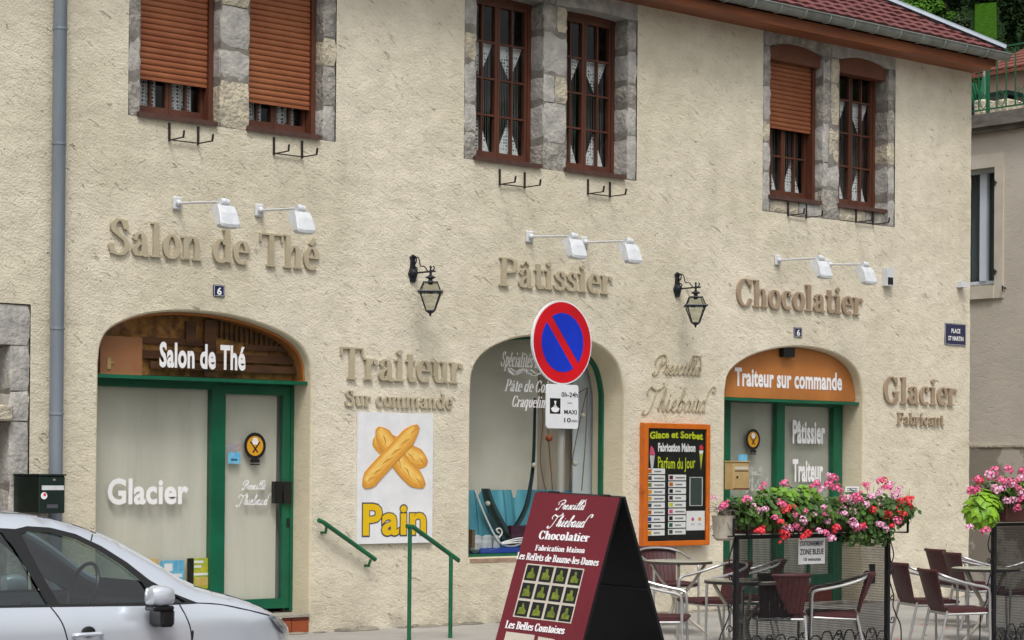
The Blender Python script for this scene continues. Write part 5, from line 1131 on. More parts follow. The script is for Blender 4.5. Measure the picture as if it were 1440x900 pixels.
# ================================================================== sandwich board
zt = 13.0; TRc = WD(872, 700, zt); TLc = WD(753, 692, zt+.52); wd = (TRc-TLc); wd_h = V3((wd.x, wd.y, 0)).normalized(); nd = wd_h.cross(AZ); 
if nd.dot(EYE-TRc) < 0: nd = -nd
wdir = wd.normalized()
def pj(q): dd = q-EYE; zc = dd.dot(FW); return 720+FPX*dd.dot(RT)/zc, 450+SH-FPX*dd.dot(UP)/zc
best = None
for i in range(100, 600):
    t = i/1000; d0 = nd*math.sin(t)-AZ*math.cos(t); Nt = wd_h.cross(-d0).normalized(); TL_ = hit(753, 692, TRc, Nt); wv_ = (TRc-TL_); wn_ = wv_.normalized(); dn_ = (d0-wn_*d0.dot(wn_)).normalized()
    u, v = pj(TRc+dn_*.8); e_ = abs(u-(872+(820-872)*(v-700)/200))
    if best is None or e_ < best[0]: best = (e_, t, wv_, dn_, Nt)
lean, wdir, down, W_ = best[1], best[2].normalized(), best[3], best[2].length
HL_ = (TRc.z+.2)/-down.z; Nf = best[4] if best[4].dot(EYE-TRc) > 0 else -best[4]
best = None
for i in range(50, 700):
    t = i/1000; d = (-nd*math.sin(t)-AZ*math.cos(t)); u, v = pj(TRc+d*.8)
    u_want = 874+(930-874)*(v-702)/198
    if best is None or abs(u-u_want) < best[0]: best = (abs(u-u_want), t)
down2 = (-nd*math.sin(best[1])-AZ*math.cos(best[1])); down2 = (down2-wdir*down2.dot(wdir)).normalized(); H2 = (TRc.z+.2)/-down2.z; N2 = wdir.cross(-down2)
if N2.dot(nd) > 0: N2 = -N2

root = empty('sandwich_board', V3((TRc.x, TRc.y, -.22)), 'folding sandwich board with dark red printed front, standing before the middle window', 'sandwich board')
b = MB(); b.obox(TRc, -wdir*W_, down*HL_, -Nf*.02); b.build('front_panel', ['blackp'], root)
b = MB(); b.obox(TRc+Nf*.0005, -wdir*W_, down*HL_, Nf*.002); b.build('red_print', 'maroonp', root)
b = MB(); b.obox(TRc-nd*.03, -wdir*W_, down2*H2, N2*.02); rp = b.build('rear_panel', 'blackp', root)
b = MB(); b.obox(TRc-nd*.03-N2*.001+down2*.62, -wdir*W_, down2*.006, -N2*.006); b.build('panel_joint', mat('joint_grey', '#2b2b30', .5), rp)
for k in (0, 1): MB().bar(TRc-wdir*(W_*(.2+.6*k))-wdir*.04+V3((0, 0, .002))-nd*.02, TRc-wdir*(W_*(.2+.6*k))+wdir*.04+V3((0, 0, .002))-nd*.02, .012).build('hinge', 'iron', root)
pf = Plane(TRc+Nf*.003, wdir, -down, Nf)
def pq(b, pts, dep=.001): b.add([pf.at(u, v, dep) for u, v in pts], [tuple(range(len(pts)))])
def ftxt(kind, t, u0, vb, u1, vt, vb1=None, **k):     # text whose baseline may run down to vb1 at its right end
    b = MB(); O = pf.at(u0, vb); E_ = pf.at(u1, vb if vb1 is None else vb1); A = E_-O; L = A.length; An = A.normalized(); Bv = pf.at(u0, vt)-O; Bv = -down*Bv.dot(-down)
    if kind == 's': serif(t, O, A/serif_width(t), Bv, Nf, .0012, k.get('slant', 0), k.get('bold', 1.0), None, b)
    else: script(b, t, O, A/(script_width(t)+(.62 if t == 'Thiebaud' else .3)), Bv, Nf, .0012, k.get('hw', .045))
    b.build('lettering', 'white', root)
ftxt('c', 'Prescilla', 783, 716, 824, 704, 717); ftxt('c', 'Thiebaud', 772, 740, 830, 724, 742)
ftxt('s', 'Chocolatier', 757, 758, 828, 746, 762, bold=1.1); ftxt('s', 'Fabrication Maison', 752, 774, 822, 766, 778, bold=1.0); ftxt('s', 'Les Reflets de Baume-les-Dames', 726, 786, 841, 776, 796, bold=1.05); ftxt('s', 'Les Belles Comtoises', 710, 883, 793, 872, 892, bold=1.1)
b = MB(); pq(b, [(721, 867), (803, 877), (822, 800), (741, 792)]); b.build('picture_frame', 'cream', root)
G = lambda s_, t_: (741+(822-741)*s_+(721-741)*t_+(803-822-721+741)*s_*t_, 792+(800-792)*s_+(867-792)*t_+(877-800-867+792)*s_*t_)
random.seed(9)
for i in range(4):
    for j in range(3):
        s0, s1, t0, t1 = (i+.08)/4, (i+.92)/4, (j+.07)/3, (j+.93)/3
        b = MB(); pq(b, [G(s0, t1), G(s1, t1), G(s1, t0), G(s0, t0)], .002); o = b.build('chocolate_picture', 'blk', root)
        b = MB(); cx, cy = (s0+s1)/2, (t0+t1)/2; rw, rh_ = (s1-s0)*.32, (t1-t0)*.36
        P_ = [(-1, 1), (-.2, 1), (-.1+random.uniform(-.1, .1), .95), (.9, 1), (1, .3), (random.uniform(.4, .9), .1), (.4, -.2), (random.uniform(.1, .5), -.8), (0, -1), (-.3, -.9), (-.3, -.3), (-.9, random.uniform(-.3, .2))]
        pq(b, [G(cx+x_*rw, cy+y_*rh_) for x_, y_ in P_], .003); b.build('chocolate_shape', 'lime', o)
b = MB(); pq(b, [(699, 935), (743, 941), (752, 893), (700+12, 888)]); o = b.build('lower_picture', 'cream', root)
b = MB(); pq(b, [(715, 915), (738, 918), (735, 903), (722, 899)], .002); b.build('picture_shape', 'leafg', o)
b = MB(); pq(b, [(748, 941), (772, 945), (780, 899), (757, 895)]); b.build('lower_picture', 'cream', root)
# ================================================================== terrace furniture
GF = 'maroon woven bistro chairs on the terrace'
def make_chair():
    root = empty('bistro_chair', (0, 0, 0), '', 'chair', GF)
    r = .0125
    # local: +y is the front of the chair
    hw = .25
    for s in (-1, 1):
        MB().tube([(s*hw, .20, 0.0), (s*hw, .19, .43)], r, 8).build('leg', 'alu', root, smooth=True)
        MB().tube([(s*.22, -.30, 0.0), (s*.21, -.20, .43)], r, 8).build('leg', 'alu', root, smooth=True)
    arm = [(-hw, .19, .42), (-hw, .185, .60), (-hw-.005, .15, .645), (-hw-.01, .05, .665), (-hw-.01, -.1, .70), (-.235, -.235, .745), (-.15, -.30, .775), (0, -.325, .785)]
    full = arm+[(-x_, y_, z_) for x_, y_, z_ in arm[:-1]][::-1]
    MB().tube(cat_rom(full, 5), .0135, 8).build('armrest', 'alu', root, smooth=True)
    b = MB(); b.tube([(-.22, .19, .41), (.22, .19, .41)], r, 8); b.tube([(-.22, .19, .41), (-.205, -.2, .40)], r, 8); b.tube([(.22, .19, .41), (.205, -.2, .40)], r, 8); b.tube([(-.21, -.2, .40), (.21, -.2, .40)], r, 8)
    b.build('seat_frame', 'alu', root, smooth=True)
    b = MB(); n = 8
    for k in range(n):
        x0, x1 = -.225+.45*k/n, -.225+.45*(k+1)/n
        b.box(x0, x1-.002, -.2, .215, .413+.003*(k % 2), .452+.003*(k % 2))
    b.lathe([(.012, -.225), (.014, -.22), (.014, .22), (.012, .225)], (0, .215, .435), 8, ax='x'); b.build('seat', 'wick', root)
    b = MB(); N = 9; rowsz = 14
    for k in range(N):      # upright woven strips, curved in plan
        a0, a1 = -1+2*k/N+.01, -1+2*(k+1)/N-.01
        P = lambda a, t: (a*(.19+.035*t), -.215-.085*t-.055*t*(1-a*a)+.0*t, .45+.33*t)
        for t0, t1 in ((i/6, (i+1)/6) for i in range(6)):
            p = [P(a0, t0), P(a1, t0), P(a1, t1), P(a0, t1)]; q = [(x_, y_-.012, z_) for x_, y_, z_ in p]
            b.add(p+q, [(0, 1, 2, 3), (7, 6, 5, 4), (0, 3, 7, 4), (1, 5, 6, 2)])
    b.tube([(x_*1, -.30-.055*(1-x_*x_*18), .785) for x_ in (-.225, -.15, -.07, 0, .07, .15, .225)], .019, 8)
    b.build('backrest', 'wick', root)
    return root
def make_table():
    root = empty('bistro_table', (0, 0, 0), '', 'table', 'round bistro tables on the terrace')
    MB().lathe([(.315, .715), (.325, .72), (.325, .728), (.315, .732), (.1, .7325)], (0, 0, 0), 40).build('table_top', 'ttop', root, smooth=True)
    MB().lathe([(.318, .700), (.333, .703), (.333, .724), (.327, .727)], (0, 0, 0), 40).build('edge_band', 'trim', root, smooth=True)
    for k in range(4):
        a = PI/4+k*PI/2; d = V3((math.cos(a), math.sin(a), 0))
        b = MB(); b.tube(cat_rom([tuple(d*.26+V3((0, 0, .695))), tuple(d*.17+V3((0, 0, .55))), tuple(d*.05+V3((0, 0, .38))), tuple(d*.08+V3((0, 0, .2))), tuple(d*.27+V3((0, 0, .03))), tuple(d*.3+V3((0, 0, .0)))], 5), .016, 8); b.build('leg', 'tleg', root, smooth=True)
    MB().lathe([(.05, .36), (.06, .365), (.06, .395), (.05, .40)], (0, 0, 0), 12).build('leg_collar', 'tleg', root)
    return root
def gpt(u, z): p = WD(u, 661, z); return p.x, p.y
ch0 = make_chair(); tb0 = make_table()
tabs = [(955, 20.9, 'round grey bistro table under the ice cream menu case'), (1046, 18.35, 'round grey bistro table half behind the left post of the net screen'), (1387, 20.9, 'round grey bistro table at far right behind the dark screen')]
for i, (u, z, lab) in enumerate(tabs):
    o = tb0 if i == 0 else copy_tree(tb0); q_ = gpt(u, z); o.location = (*q_, gz(q_[1])); o['label'] = lab; o.rotation_euler.z = .3*i
# facing angle measured from the facade direction: 0 = faces +x (to the right along the wall), 90 = faces the wall
chairs = [
 (941, 21.9, -110, 'maroon bistro chair against the wall behind the table under the menu case'),
 (932, 17.9, -50, 'maroon bistro chair half hidden behind the sandwich board'),
 (1000, 19.8, 165, 'maroon bistro chair between the first two tables, its woven back showing'),
 (1052, 20.3, 140, 'maroon bistro chair facing left, behind the table beside the screen post'),
 (1092, 18.5, 55, 'dark maroon bistro chair seen from behind through the net screen'),
 (1172, 18.7, 133, 'maroon bistro chair facing left, at the right end of the net screen'),
 (1306, 20.4, -28, 'leftmost maroon bistro chair of the right hand table, facing right'),
 (1350, 19.5, -30, 'nearest maroon bistro chair of the right hand table'),
 (1352, 23.0, -25, 'maroon bistro chair farthest back against the corner of the house'),
 (1378, 22.4, -30, 'maroon bistro chair behind the far right table'),
 (1432, 21.8, 150, 'maroon bistro chair behind the dark screen at the right edge'),
]
for i, (u, z, a, lab) in enumerate(chairs):
    o = ch0 if i == 0 else copy_tree(ch0); x_, y_ = gpt(u, z); o.location = (x_, y_, gz(y_)); o.rotation_euler.z = R(a-90); o['label'] = lab
# ================================================================== wrought iron screens with net
def spiral(cx, cz, r, a0, turns, n=16, d=1): return [(cx+r*(1-.75*i/n)*math.cos(a0+d*turns*2*PI*i/n), cz+r*(1-.75*i/n)*math.sin(a0+d*turns*2*PI*i/n)) for i in range(n+1)]
def screen(x0, x1, y, H, lab):
    root = empty('net_screen', V3((x0, y, 0)), lab, 'screen')
    for x_ in (x0, x1):
        b = MB(); b.box(x_-.018, x_+.018, y-.018, y+.018, gz(y), H); b.build('post', 'iron', root)
    b = MB(); b.box(x0+.018, x1-.018, y-.012, y+.012, H-.03, H-.002); b.box(x0+.018, x1-.018, y-.01, y+.01, gz(y)+.06, gz(y)+.085); b.build('frame_bar', 'iron', root)
    b = MB(); p_ = .0145; r_ = .0019; x_ = x0+.03
    while x_ < x1-.02: b.box(x_-r_, x_+r_, y-r_, y+r_, gz(y)+.085, H-.03); x_ += p_
    z_ = gz(y)+.1
    while z_ < H-.04: b.box(x0+.018, x1-.018, y-r_+.004, y+r_+.004, z_-r_, z_+r_); z_ += p_
    b.build('wire_net', 'iron', root, kind='stuff')
    b = MB(); n_ = int((x1-x0)/.15)
    for k in range(n_):      # row of scroll arches along the foot
        cx = x0+.075+(x1-x0-.03)*k/n_; h_ = .26+.03*(k % 2)
        arch = [(cx-.085, .0), (cx-.08, h_*.6), (cx-.05, h_*.92), (cx, h_), (cx+.05, h_*.92), (cx+.08, h_*.6), (cx+.085, .0)]
        b.tube([(q[0], y-.03, q[1]) for q in cat_rom(arch, 4)], .0065, 6)
        for s in (-1, 1):
            b.tube([(q[0], y-.03, q[1]) for q in spiral(cx+s*.04, .15, .042, R(90), .9, 12, s)], .0055, 6)
        if k % 3 == 2:
            b.tube([(q[0], y-.035, q[1]) for q in spiral(cx, .26, .05, R(-90), 1.0, 14, 1)], .006, 6)
    b.v = [(x_, y_, z_+gz(y)) for x_, y_, z_ in b.v]; b.build('scroll_border', 'iron', root, smooth=True)
    for s, x_ in ((-1, x0), (1, x1)):       # side scrolls
        b = MB(); pts = [(x_+s*.02, H-.02), (x_+s*.05, H-.1), (x_+s*.085, H-.2), (x_+s*.05, H-.27), (x_+s*.03, H-.2)]
        b.tube([(q[0], y, q[1]) for q in cat_rom(pts, 5)], .006, 6)
        pts = [(x_+s*.05, H-.35), (x_+s*.025, H-.42), (x_+s*.06, H-.5), (x_+s*.09, H-.58), (x_+s*.08, H-.66), (x_+s*.13, H-.75), (x_+s*.19, H-.85), (x_+s*.2, .0)]
        b.tube([(q[0], y, q[1]) for q in cat_rom(pts, 5)], .0065, 6)
        for cz_, rr in ((H-.35, .03), (H-.58, .03), (H-.78, .04)): b.tube([(q[0], y, q[1]) for q in spiral(x_+s*.07, cz_, rr, R(180), 1.1, 12, s)], .005, 6)
        b.build('side_scroll', 'iron', root, smooth=True)
    return root
ys = -4.35
def xs_at(u, y): d = ray(u, 661); return EYE.x+d.x*(y-EYE.y)/d.y
X0, X1 = xs_at(1036, ys), xs_at(1249, ys); z_s = EYE.z-(757-661)*((ys-EYE.y)/ray(1036, 661).y)/FPX
screen(X0, X1, ys, z_s, 'black iron net screen under the long geranium planter, in front of the right shop window')
ys2 = -4.7; X2 = xs_at(1398, ys2); z_s2 = EYE.z-(737-662)*((ys2-EYE.y)/ray(1398, 661).y)/FPX
screen(X2, X2+1.9, ys2, z_s2, 'black iron net screen at the right edge under the lime green plant')
b = MB(); YN = ys-.03; pbox(b, 1123, 1160, 757, 793, YN, YN+.004); no = b.build('zone_notice', 'white', label='white notice reading stationnement zone bleue hung on the net screen', cat='notice')
for t_, q_ in (('STATIONNEMENT', (1125, 768, 1158, 761)), ('ZONE BLEUE', (1125, 780, 1158, 772)), ('10 minutes', (1130, 789, 1154, 784))):
    b = MB(); psans(b, wp(YN-.0005), t_, *q_, off=.02); b.build('lettering', 'blk', no)
# ================================================================== planters and flowers
LM = {}
def leafmesh(b, P, N_, r, n=6, cup=.15):
    t = N_.orthogonal().normalized(); s_ = N_.cross(t); a = random.random()*6
    vs = [P]+[P+(t*math.cos(a+2*PI*k/n)+s_*math.sin(a+2*PI*k/n))*r*(1 if k % 2 else .84)+N_*cup*r for k in range(n)]
    b.add(vs, [(0, k+1, (k+1) % n+1) for k in range(n)])
def flower_head(name, mt_, seed):
    random.seed(seed); b = MB(); n = 15
    for k in range(n):
        z_ = 1-1.5*(k+.5)/n; a = k*2.4; d = V3((math.sqrt(max(0, 1-z_*z_))*math.cos(a), math.sqrt(max(0, 1-z_*z_))*math.sin(a), z_*.75)); d *= random.uniform(.8, 1.1)
        c_ = d*.042; leafmesh(b, c_, (d+V3((random.uniform(-.3, .3), random.uniform(-.3, .3), .1))).normalized(), random.uniform(.015, .021), 5, .2)
    me = bpy.data.meshes.new(name); me.from_pydata([tuple(v) for v in b.v], [], b.f); me.materials.append(M[mt_]); return me
HEADS = {k: [flower_head('flower_head', k, s+i*9) for i in range(3)] for s, k in enumerate(('pink', 'pale', 'redf'))}
def dens_fol(x0, x1, yc, zc, rx, ry, rz, n, mt_l, parent, name, rmin=.02, rmax=.035, drop=.0, seed=1, stems=True, shape=None):
    random.seed(seed); b = MB()
    for i in range(n):
        x_ = random.uniform(x0, x1); a = random.uniform(0, 2*PI); q = random.random()**.45
        sh = shape(x_) if shape else 1
        y_ = yc+ry*q*math.cos(a); z_ = zc+rz*sh*q*math.sin(a)*(1 if math.sin(a) > 0 else drop or 1)
        nv = V3((random.gauss(0, .5), math.cos(a)-.6, math.sin(a)+.7)).normalized()
        leafmesh(b, V3((x_, y_, z_)), nv, random.uniform(rmin, rmax))
    return b.build(name, mt_l, parent, kind='stuff')
def blossom(parent, kind, P, scale=1.0, stem=True):
    o = bpy.data.objects.new('blossom', random.choice(HEADS[kind])); COL.objects.link(o); o.parent = parent; o.location = V3(P)-origin_of(parent); o.rotation_euler = (random.uniform(-.9, .2), random.uniform(-.4, .4), random.random()*6); o.scale = [scale]*3
def pxp(u, v, y):       # point where the sight line crosses the planter's plane
    return W(u, v, y)
ROOTF = empty('geranium_planter', V3((X0, ys, z_s)), 'long planter of pink, red and striped geraniums on top of the net screen', 'planter')
b = MB(); nb = 3
for k in range(nb):
    xa_, xb_ = X0+.05+(X1-X0-.1)*k/nb, X0+.03+(X1-X0-.1)*(k+1)/nb
    MB().bbox(xa_, xb_, ys-.1, ys+.1, z_s+.015, z_s+.16, .012).build('flower_box', 'boxm', ROOTF)
b = MB(); b.box(X0-.16, X1+.13, ys-.125, ys-.115, z_s+.002, z_s+.012); b.box(X0-.16, X1+.13, ys-.125, ys-.115, z_s+.14, z_s+.15)
for x_ in (X0-.16, X0-.0, (X0+X1)/2, X1+.13): b.box(x_-.006, x_+.006, ys-.13, ys-.112, z_s+.0, z_s+.15); b.box(x_-.006, x_+.006, ys-.12, ys+.12, z_s-.004, z_s+.006)
b.build('planter_rack', 'iron', ROOTF)
xm = (X0+X1)/2
shp = lambda x_: .75+.35*math.sin((x_-X0)*3.1)**2+.1*math.sin(x_*17)
dens_fol(X0-.1, X1+.15, ys-.05, z_s+.19, 0, .19, .16, 2600, 'leaf', ROOTF, 'foliage', drop=1.0, seed=4, shape=shp)
dens_fol(X0+.35, X0+.95, ys-.03, z_s+.30, 0, .15, .12, 420, 'leafl', ROOTF, 'light_foliage', seed=6)
dens_fol(X1-.72, X1-.1, ys-.08, z_s+.04, 0, .13, .15, 700, 'leaf', ROOTF, 'trailing_foliage', seed=8, rmin=.014, rmax=.024)
b = MB(); random.seed(31)
for i in range(46):
    x_ = random.uniform(X0-.1, X1+.2); y_ = ys+random.uniform(-.12, .08); b.tube([(x_, y_, z_s+.15), (x_+random.uniform(-.05, .05), y_-.02, z_s+random.uniform(.3, .42))], .003, 4)
b.build('flower_stems', 'leafl', ROOTF, kind='stuff')
fl = [(1049,702,'pink'),(1018,711,'pink'),(1004,700,'pale'),(1053,702,'pale'),(1060,712,'pale'),(1066,722,'pale'),(1076,716,'pale'),(1100,709,'pink'),(1104,718,'redf'),(1109,713,'redf'),(1118,724,'pink'),(1108,742,'pale'),(1119,739,'pink'),(1132,719,'pink'),(1129,731,'pale'),(1144,724,'pale'),(1097,734,'redf'),(1160,714,'pale'),(1160,724,'pink'),(1163,732,'pale'),(1184,716,'pale'),(1187,722,'pale'),(1197,719,'pale'),(1152,746,'pale'),(1162,750,'pink'),(1170,757,'pale'),(1178,741,'pink'),(1176,742,'redf'),(1142,684,'pink'),(1148,679,'pink'),(1155,688,'pale'),(1165,681,'pink'),(1176,687,'pink'),(1173,672,'pink'),(1168,673,'pale'),(1186,703,'pink'),(1193,700,'pale'),(1203,698,'pink'),(1208,703,'pink'),(1199,706,'pale'),(1218,709,'pale'),(1234,707,'pale'),(1228,716,'redf'),(1236,694,'pale'),(1238,676,'pink'),(1243,675,'redf'),(1248,686,'pink'),(1252,681,'pale'),(1262,690,'pale'),(1258,697,'pale'),(1266,705,'redf'),(1277,702,'redf'),(1279,710,'redf'),(1265,715,'redf'),(1271,723,'redf'),(1262,732,'pink'),(1246,724,'redf'),(1250,723,'redf'),(1199,733,'pale'),(1208,740,'pink'),(1202,739,'pale'),(1238,738,'pale'),(1245,743,'pale'),(1211,738,'redf'),(1064,747,'redf'),(1070,746,'redf'),(1101,757,'redf'),(1105,752,'redf'),(1130,755,'redf'),(1136,750,'redf'),(1103,680,'pink'),(1075,681,'pink'),(1219,682,'pink'),(1254,740,'redf'),(1225,698,'pale'),(1126,744,'pink'),(1090,728,'pink')]
random.seed(12)
for u, v, k in fl: 
    blossom(ROOTF, k, pxp(u, v, ys-.22+random.uniform(-.03, .05)), random.uniform(.6, .95))
    for _k in range(2):
        if random.random() < .45: blossom(ROOTF, k, pxp(u+random.uniform(-8, 8), v+random.uniform(-6, 6), ys-.2), random.uniform(.35, .65))
# dried plant in a whitewashed pot at the left end
px0 = W(1018, 740, ys+.02)
pr_ = empty('hanging_pot', V3((px0.x, ys+.02, px0.z-.12)), 'whitewashed pot with dry grey stems at the left end of the geranium planter', 'flower pot')
MB().lathe([(.06, -.12), (.085, -.1), (.10, .08), (.105, .09), (.09, .09), (.08, .02)], (px0.x, ys+.02, px0.z), 16).build('pot', 'pot', pr_, smooth=True)
b = MB(); random.seed(2)
for i in range(150):
    a = random.uniform(0, 2*PI); s = V3((px0.x+random.uniform(-.05, .12), ys+.02, px0.z+.06)); e = s+V3((math.cos(a)*random.uniform(.03, .16), random.uniform(-.14, .1), random.uniform(-.12, .14))); m_ = (s+e)/2+V3((0, 0, .04)); b.tube([s, m_, e], .0022, 4, caps=False)
b.build('dry_stems', 'dead', pr_, kind='stuff')
# second planter: lime green plant and pink geraniums
RP2 = empty('geranium_planter', V3((X2, ys2, z_s2)), 'planter with pink geraniums on the right hand net screen', 'planter')
MB().bbox(X2+.06, X2+.85, ys2-.1, ys2+.1, z_s2+.01, z_s2+.19, .012).build('flower_box', 'boxm', RP2); MB().bbox(X2+.9, X2+1.8, ys2-.1, ys2+.1, z_s2+.01, z_s2+.19, .012).build('flower_box', 'boxm', RP2)
dens_fol(X2-.2, X2+1.7, ys2-.02, z_s2+.27, 0, .16, .16, 1300, 'leaf', RP2, 'foliage', seed=14)
dens_fol(X2+.0, X2+.5, ys2-.02, z_s2+.33, 0, .13, .09, 200, 'leafl', RP2, 'light_foliage', seed=15)
random.seed(17)
for u, v, k in [(1375,674,'pink'),(1394,670,'pink'),(1391,667,'pale'),(1398,662,'pink'),(1418,660,'pink'),(1400,687,'pale'),(1409,686,'pale'),(1408,676,'pink'),(1419,676,'pink'),(1421,681,'pale'),(1430,678,'pink'),(1432,687,'pink'),(1437,672,'pale'),(1416,704,'pale'),(1431,714,'pink'),(1437,693,'pale'),(1425,703,'pale'),(1366,690,'pink'),(1372,689,'pink'),(1378,675,'redf'),(1386,746,'pink'),(1363,741,'pale'),(1436,702,'pink'),(1439,664,'pink')]:
    blossom(RP2, k, pxp(u, v, ys2-.2), random.uniform(.8, 1.1))
lp = W(1381, 717, ys2-.1); r = empty('lime_plant', V3((lp.x, ys2-.1, lp.z-.2)), 'bright lime green trailing plant at the left end of the right hand planter', 'plant')
b = MB(); random.seed(19)
for i in range(300):
    d = V3((random.gauss(0, 1), random.gauss(0, 1), random.gauss(0, 1))).normalized(); q = random.uniform(.55, .95)+.25*noise.noise(d*2.2); P_ = lp+V3((d.x*.19*q, d.y*.16*q, d.z*.19*q)); n_ = (d+V3((0, -.2, .5))).normalized()
    t = n_.cross(V3((random.uniform(-1, 1), random.uniform(-1, 1), -.6))).normalized(); s_ = n_.cross(t); L = random.uniform(.04, .085)
    b.add([P_-s_*L, P_+t*L*.62, P_+s_*L, P_-t*L*.62, P_+n_*.008], [(0, 1, 4), (1, 2, 4), (2, 3, 4), (3, 0, 4)])
b.build('leaves', 'leaflime', r, kind='stuff'); b = MB()
for i in range(14): b.tube([lp+V3((random.uniform(-.02, .1), 0, -.02)), lp+V3((random.uniform(-.12, .12), random.uniform(-.1, .1), random.uniform(-.12, .1)))], .004, 4)
b.build('stems', 'leafl', r)
# fallen petals
random.seed(23); b = MB()
for i in range(26):
    x_, y_ = gpt(random.uniform(1255, 1400), random.uniform(19.5, 23)); leafmesh(b, V3((x_, y_, gz(y_)+.006)), V3((random.uniform(-.2, .2), random.uniform(-.2, .2), 1)).normalized(), random.uniform(.012, .028), 5)
for i in range(40):
    x_, y_ = gpt(random.uniform(1030, 1260), random.uniform(18.5, 23)); leafmesh(b, V3((x_, y_, gz(y_)+.006)), V3((0, 0, 1)), random.uniform(.01, .02), 5)
b.build('fallen_petals', 'redf', kind='stuff')
# ================================================================== CAR
YS = -4.75; HWc = .88; YCc = YS+HWc
def cp(u, v, dy=0): p = W(u, v, YS+dy); return (p.x, p.z)
car = empty('parked_car', V3((6.3, YCc, -.22)), 'silver five door family car parked in front of the left shop window', 'car')
top_px = [(-20, 722), (0, 721), (30, 721.5), (60, 724), (95, 731), (130, 742), (165, 758), (200, 779), (235, 803), (262, 820), (290, 829), (320, 838), (352, 850), (386, 866), (410, 883)]
tp = [cp(u, v, .25) for u, v in top_px]; fx, fz = cp(424, 900, .12)
x_rear = tp[0][0]
rear = [(2.95+1.0, .25), (3.93, .55), (3.95, .80), (4.02, .98), (4.15, 1.12), (4.4, 1.30), (4.75, tp[0][1]-.03), (5.3, tp[0][1]-.0)]
front = [(fx+.0, fz), (fx+.05, fz-.12), (fx+.06, fz-.3), (fx+.03, .05+.1), (fx-.05, .06)]
prof = rear+tp+front; prof = [p_[:2] for p_ in cat_rom(prof, 3)]
xf = fx+.06; xw_f = xf-.72; xw_r = xw_f-2.55; rw = .31
xs_p = [p_[0] for p_ in prof]
topmap = sorted([p_ for p_ in prof if p_[1] > .5], key=lambda p_: p_[0])
def ztop(x_):
    for (a, b) in zip(topmap[:-1], topmap[1:]):
        if a[0] <= x_ <= b[0]: return a[1]+(b[1]-a[1])*(x_-a[0])/max(b[0]-a[0], 1e-6)
    return topmap[0][1] if x_ < topmap[0][0] else topmap[-1][1]
belt = lambda x_: cp(37, 850)[1]+(cp(277, 847)[1]-cp(37, 850)[1])*(x_-cp(37, 850)[0])/(cp(277, 847)[0]-cp(37, 850)[0])
xbase = cp(277, 847)[0]
def halfw(x_, z_):      # half width of the body at this station and height
    w_ = HWc-.0; b__ = belt(x_)
    b_ = belt(x_)
    w_ -= .062*min(1, (z_-.5)/(b__-.5))**2.2 if z_ > .5 else .10*max(0, (.35-z_))
    gh = 1 if x_ < xbase-.1 else max(0, 1-(x_-(xbase-.1))/.35)
    if z_ > b_: w_ -= ((z_-b_)*.50)*gh + (z_-b_)*.9*(1-gh)
    s_ = ztop(x_)-z_; r_ = .10
    if 0 <= s_ < r_: w_ -= (r_-math.sqrt(max(0, r_*r_-(r_-s_)**2)))*1.0
    if s_ < 0: w_ -= r_
    e = x_-(xf-.62)
    if e > 0: w_ -= .36*(e/.62)**2.6
    e = 4.6-x_
    if e > 0: w_ -= .16*(e/.65)**2
    return max(w_, .05)
# side outline with wheel arches
side = [p_ for p_ in prof]
bot = []
x_ = front[-1][0]
def arch(xw): return [(xw+.335*math.cos(a), .09+.335*math.sin(a)) for a in [R(k) for k in range(-10, 191, 10)]]
bot = arch(xw_f)+[(xw_f-.5, .06), (xw_r+.5, .06)]+arch(xw_r)
outl = side+bot
def win_poly(pxs): return [q[:2] for q in cat_rom([cp(u, v, .1) for u, v in pxs], 3)]
WF = [cp(u, v, .1) for u, v in [(48, 752), (60, 748), (90, 750), (122, 759), (152, 775), (180, 796), (203, 820), (212, 846), (140, 849), (80, 849.5), (66, 815)]]
WR = [cp(u, v, .1) for u, v in [(-75, 762), (-40, 752), (0, 748.5), (22, 750), (34, 772), (46, 805), (63, 849.5), (0, 851), (-80, 852)]]
WQ = [cp(u, v, .1) for u, v in [(215, 823), (243, 836), (258, 846.5), (222, 847)]]
def side_mesh(name, mt_, outline, hls, sgn, offy=0, parent=car, g=.045, fn=None):
    outline = ccw(outline); vs = []; ed = []
    def lp_(p):
        b0 = len(vs); vs.extend(p); ed.extend([(b0+i, b0+(i+1) % len(p)) for i in range(len(p))])
    lp_(dens(outline, g*.8)); 
    for h in hls: lp_(dens(ccw(h), g*.8))
    k2 = KDTree(len(vs)); [k2.insert((q[0], q[1], 0), i) for i, q in enumerate(vs)]; k2.balance()
    xa = min(q[0] for q in outline); xb = max(q[0] for q in outline); za = min(q[1] for q in outline); zb = max(q[1] for q in outline); x_ = xa+g
    while x_ < xb:
        z_ = za+g
        while z_ < zb:
            if inside(x_, z_, outline) and not any(inside(x_, z_, h) for h in hls) and k2.find((x_, z_, 0))[2] > g*.45: vs.append((x_, z_))
            z_ += g
        x_ += g
    rv, _, rf, *_q = delaunay_2d_cdt([Vector(q) for q in vs], ed, [], 0, 1e-5)
    b = MB(); b.v = [(q.x, YCc-sgn*(halfw(q.x, q.y)+offy), q.y) for q in rv]
    for f in rf:
        cx = sum(rv[i].x for i in f)/3; cz = sum(rv[i].y for i in f)/3
        if inside(cx, cz, outline) and not any(inside(cx, cz, h) for h in hls):
            a, b_, c_ = (rv[i] for i in f); cr = (b_.x-a.x)*(c_.y-a.y)-(b_.y-a.y)*(c_.x-a.x); f = tuple(f) if cr > 0 else tuple(f)[::-1]
            b.f.append(f if sgn > 0 else f[::-1]); b.mi.append(0)
    return b
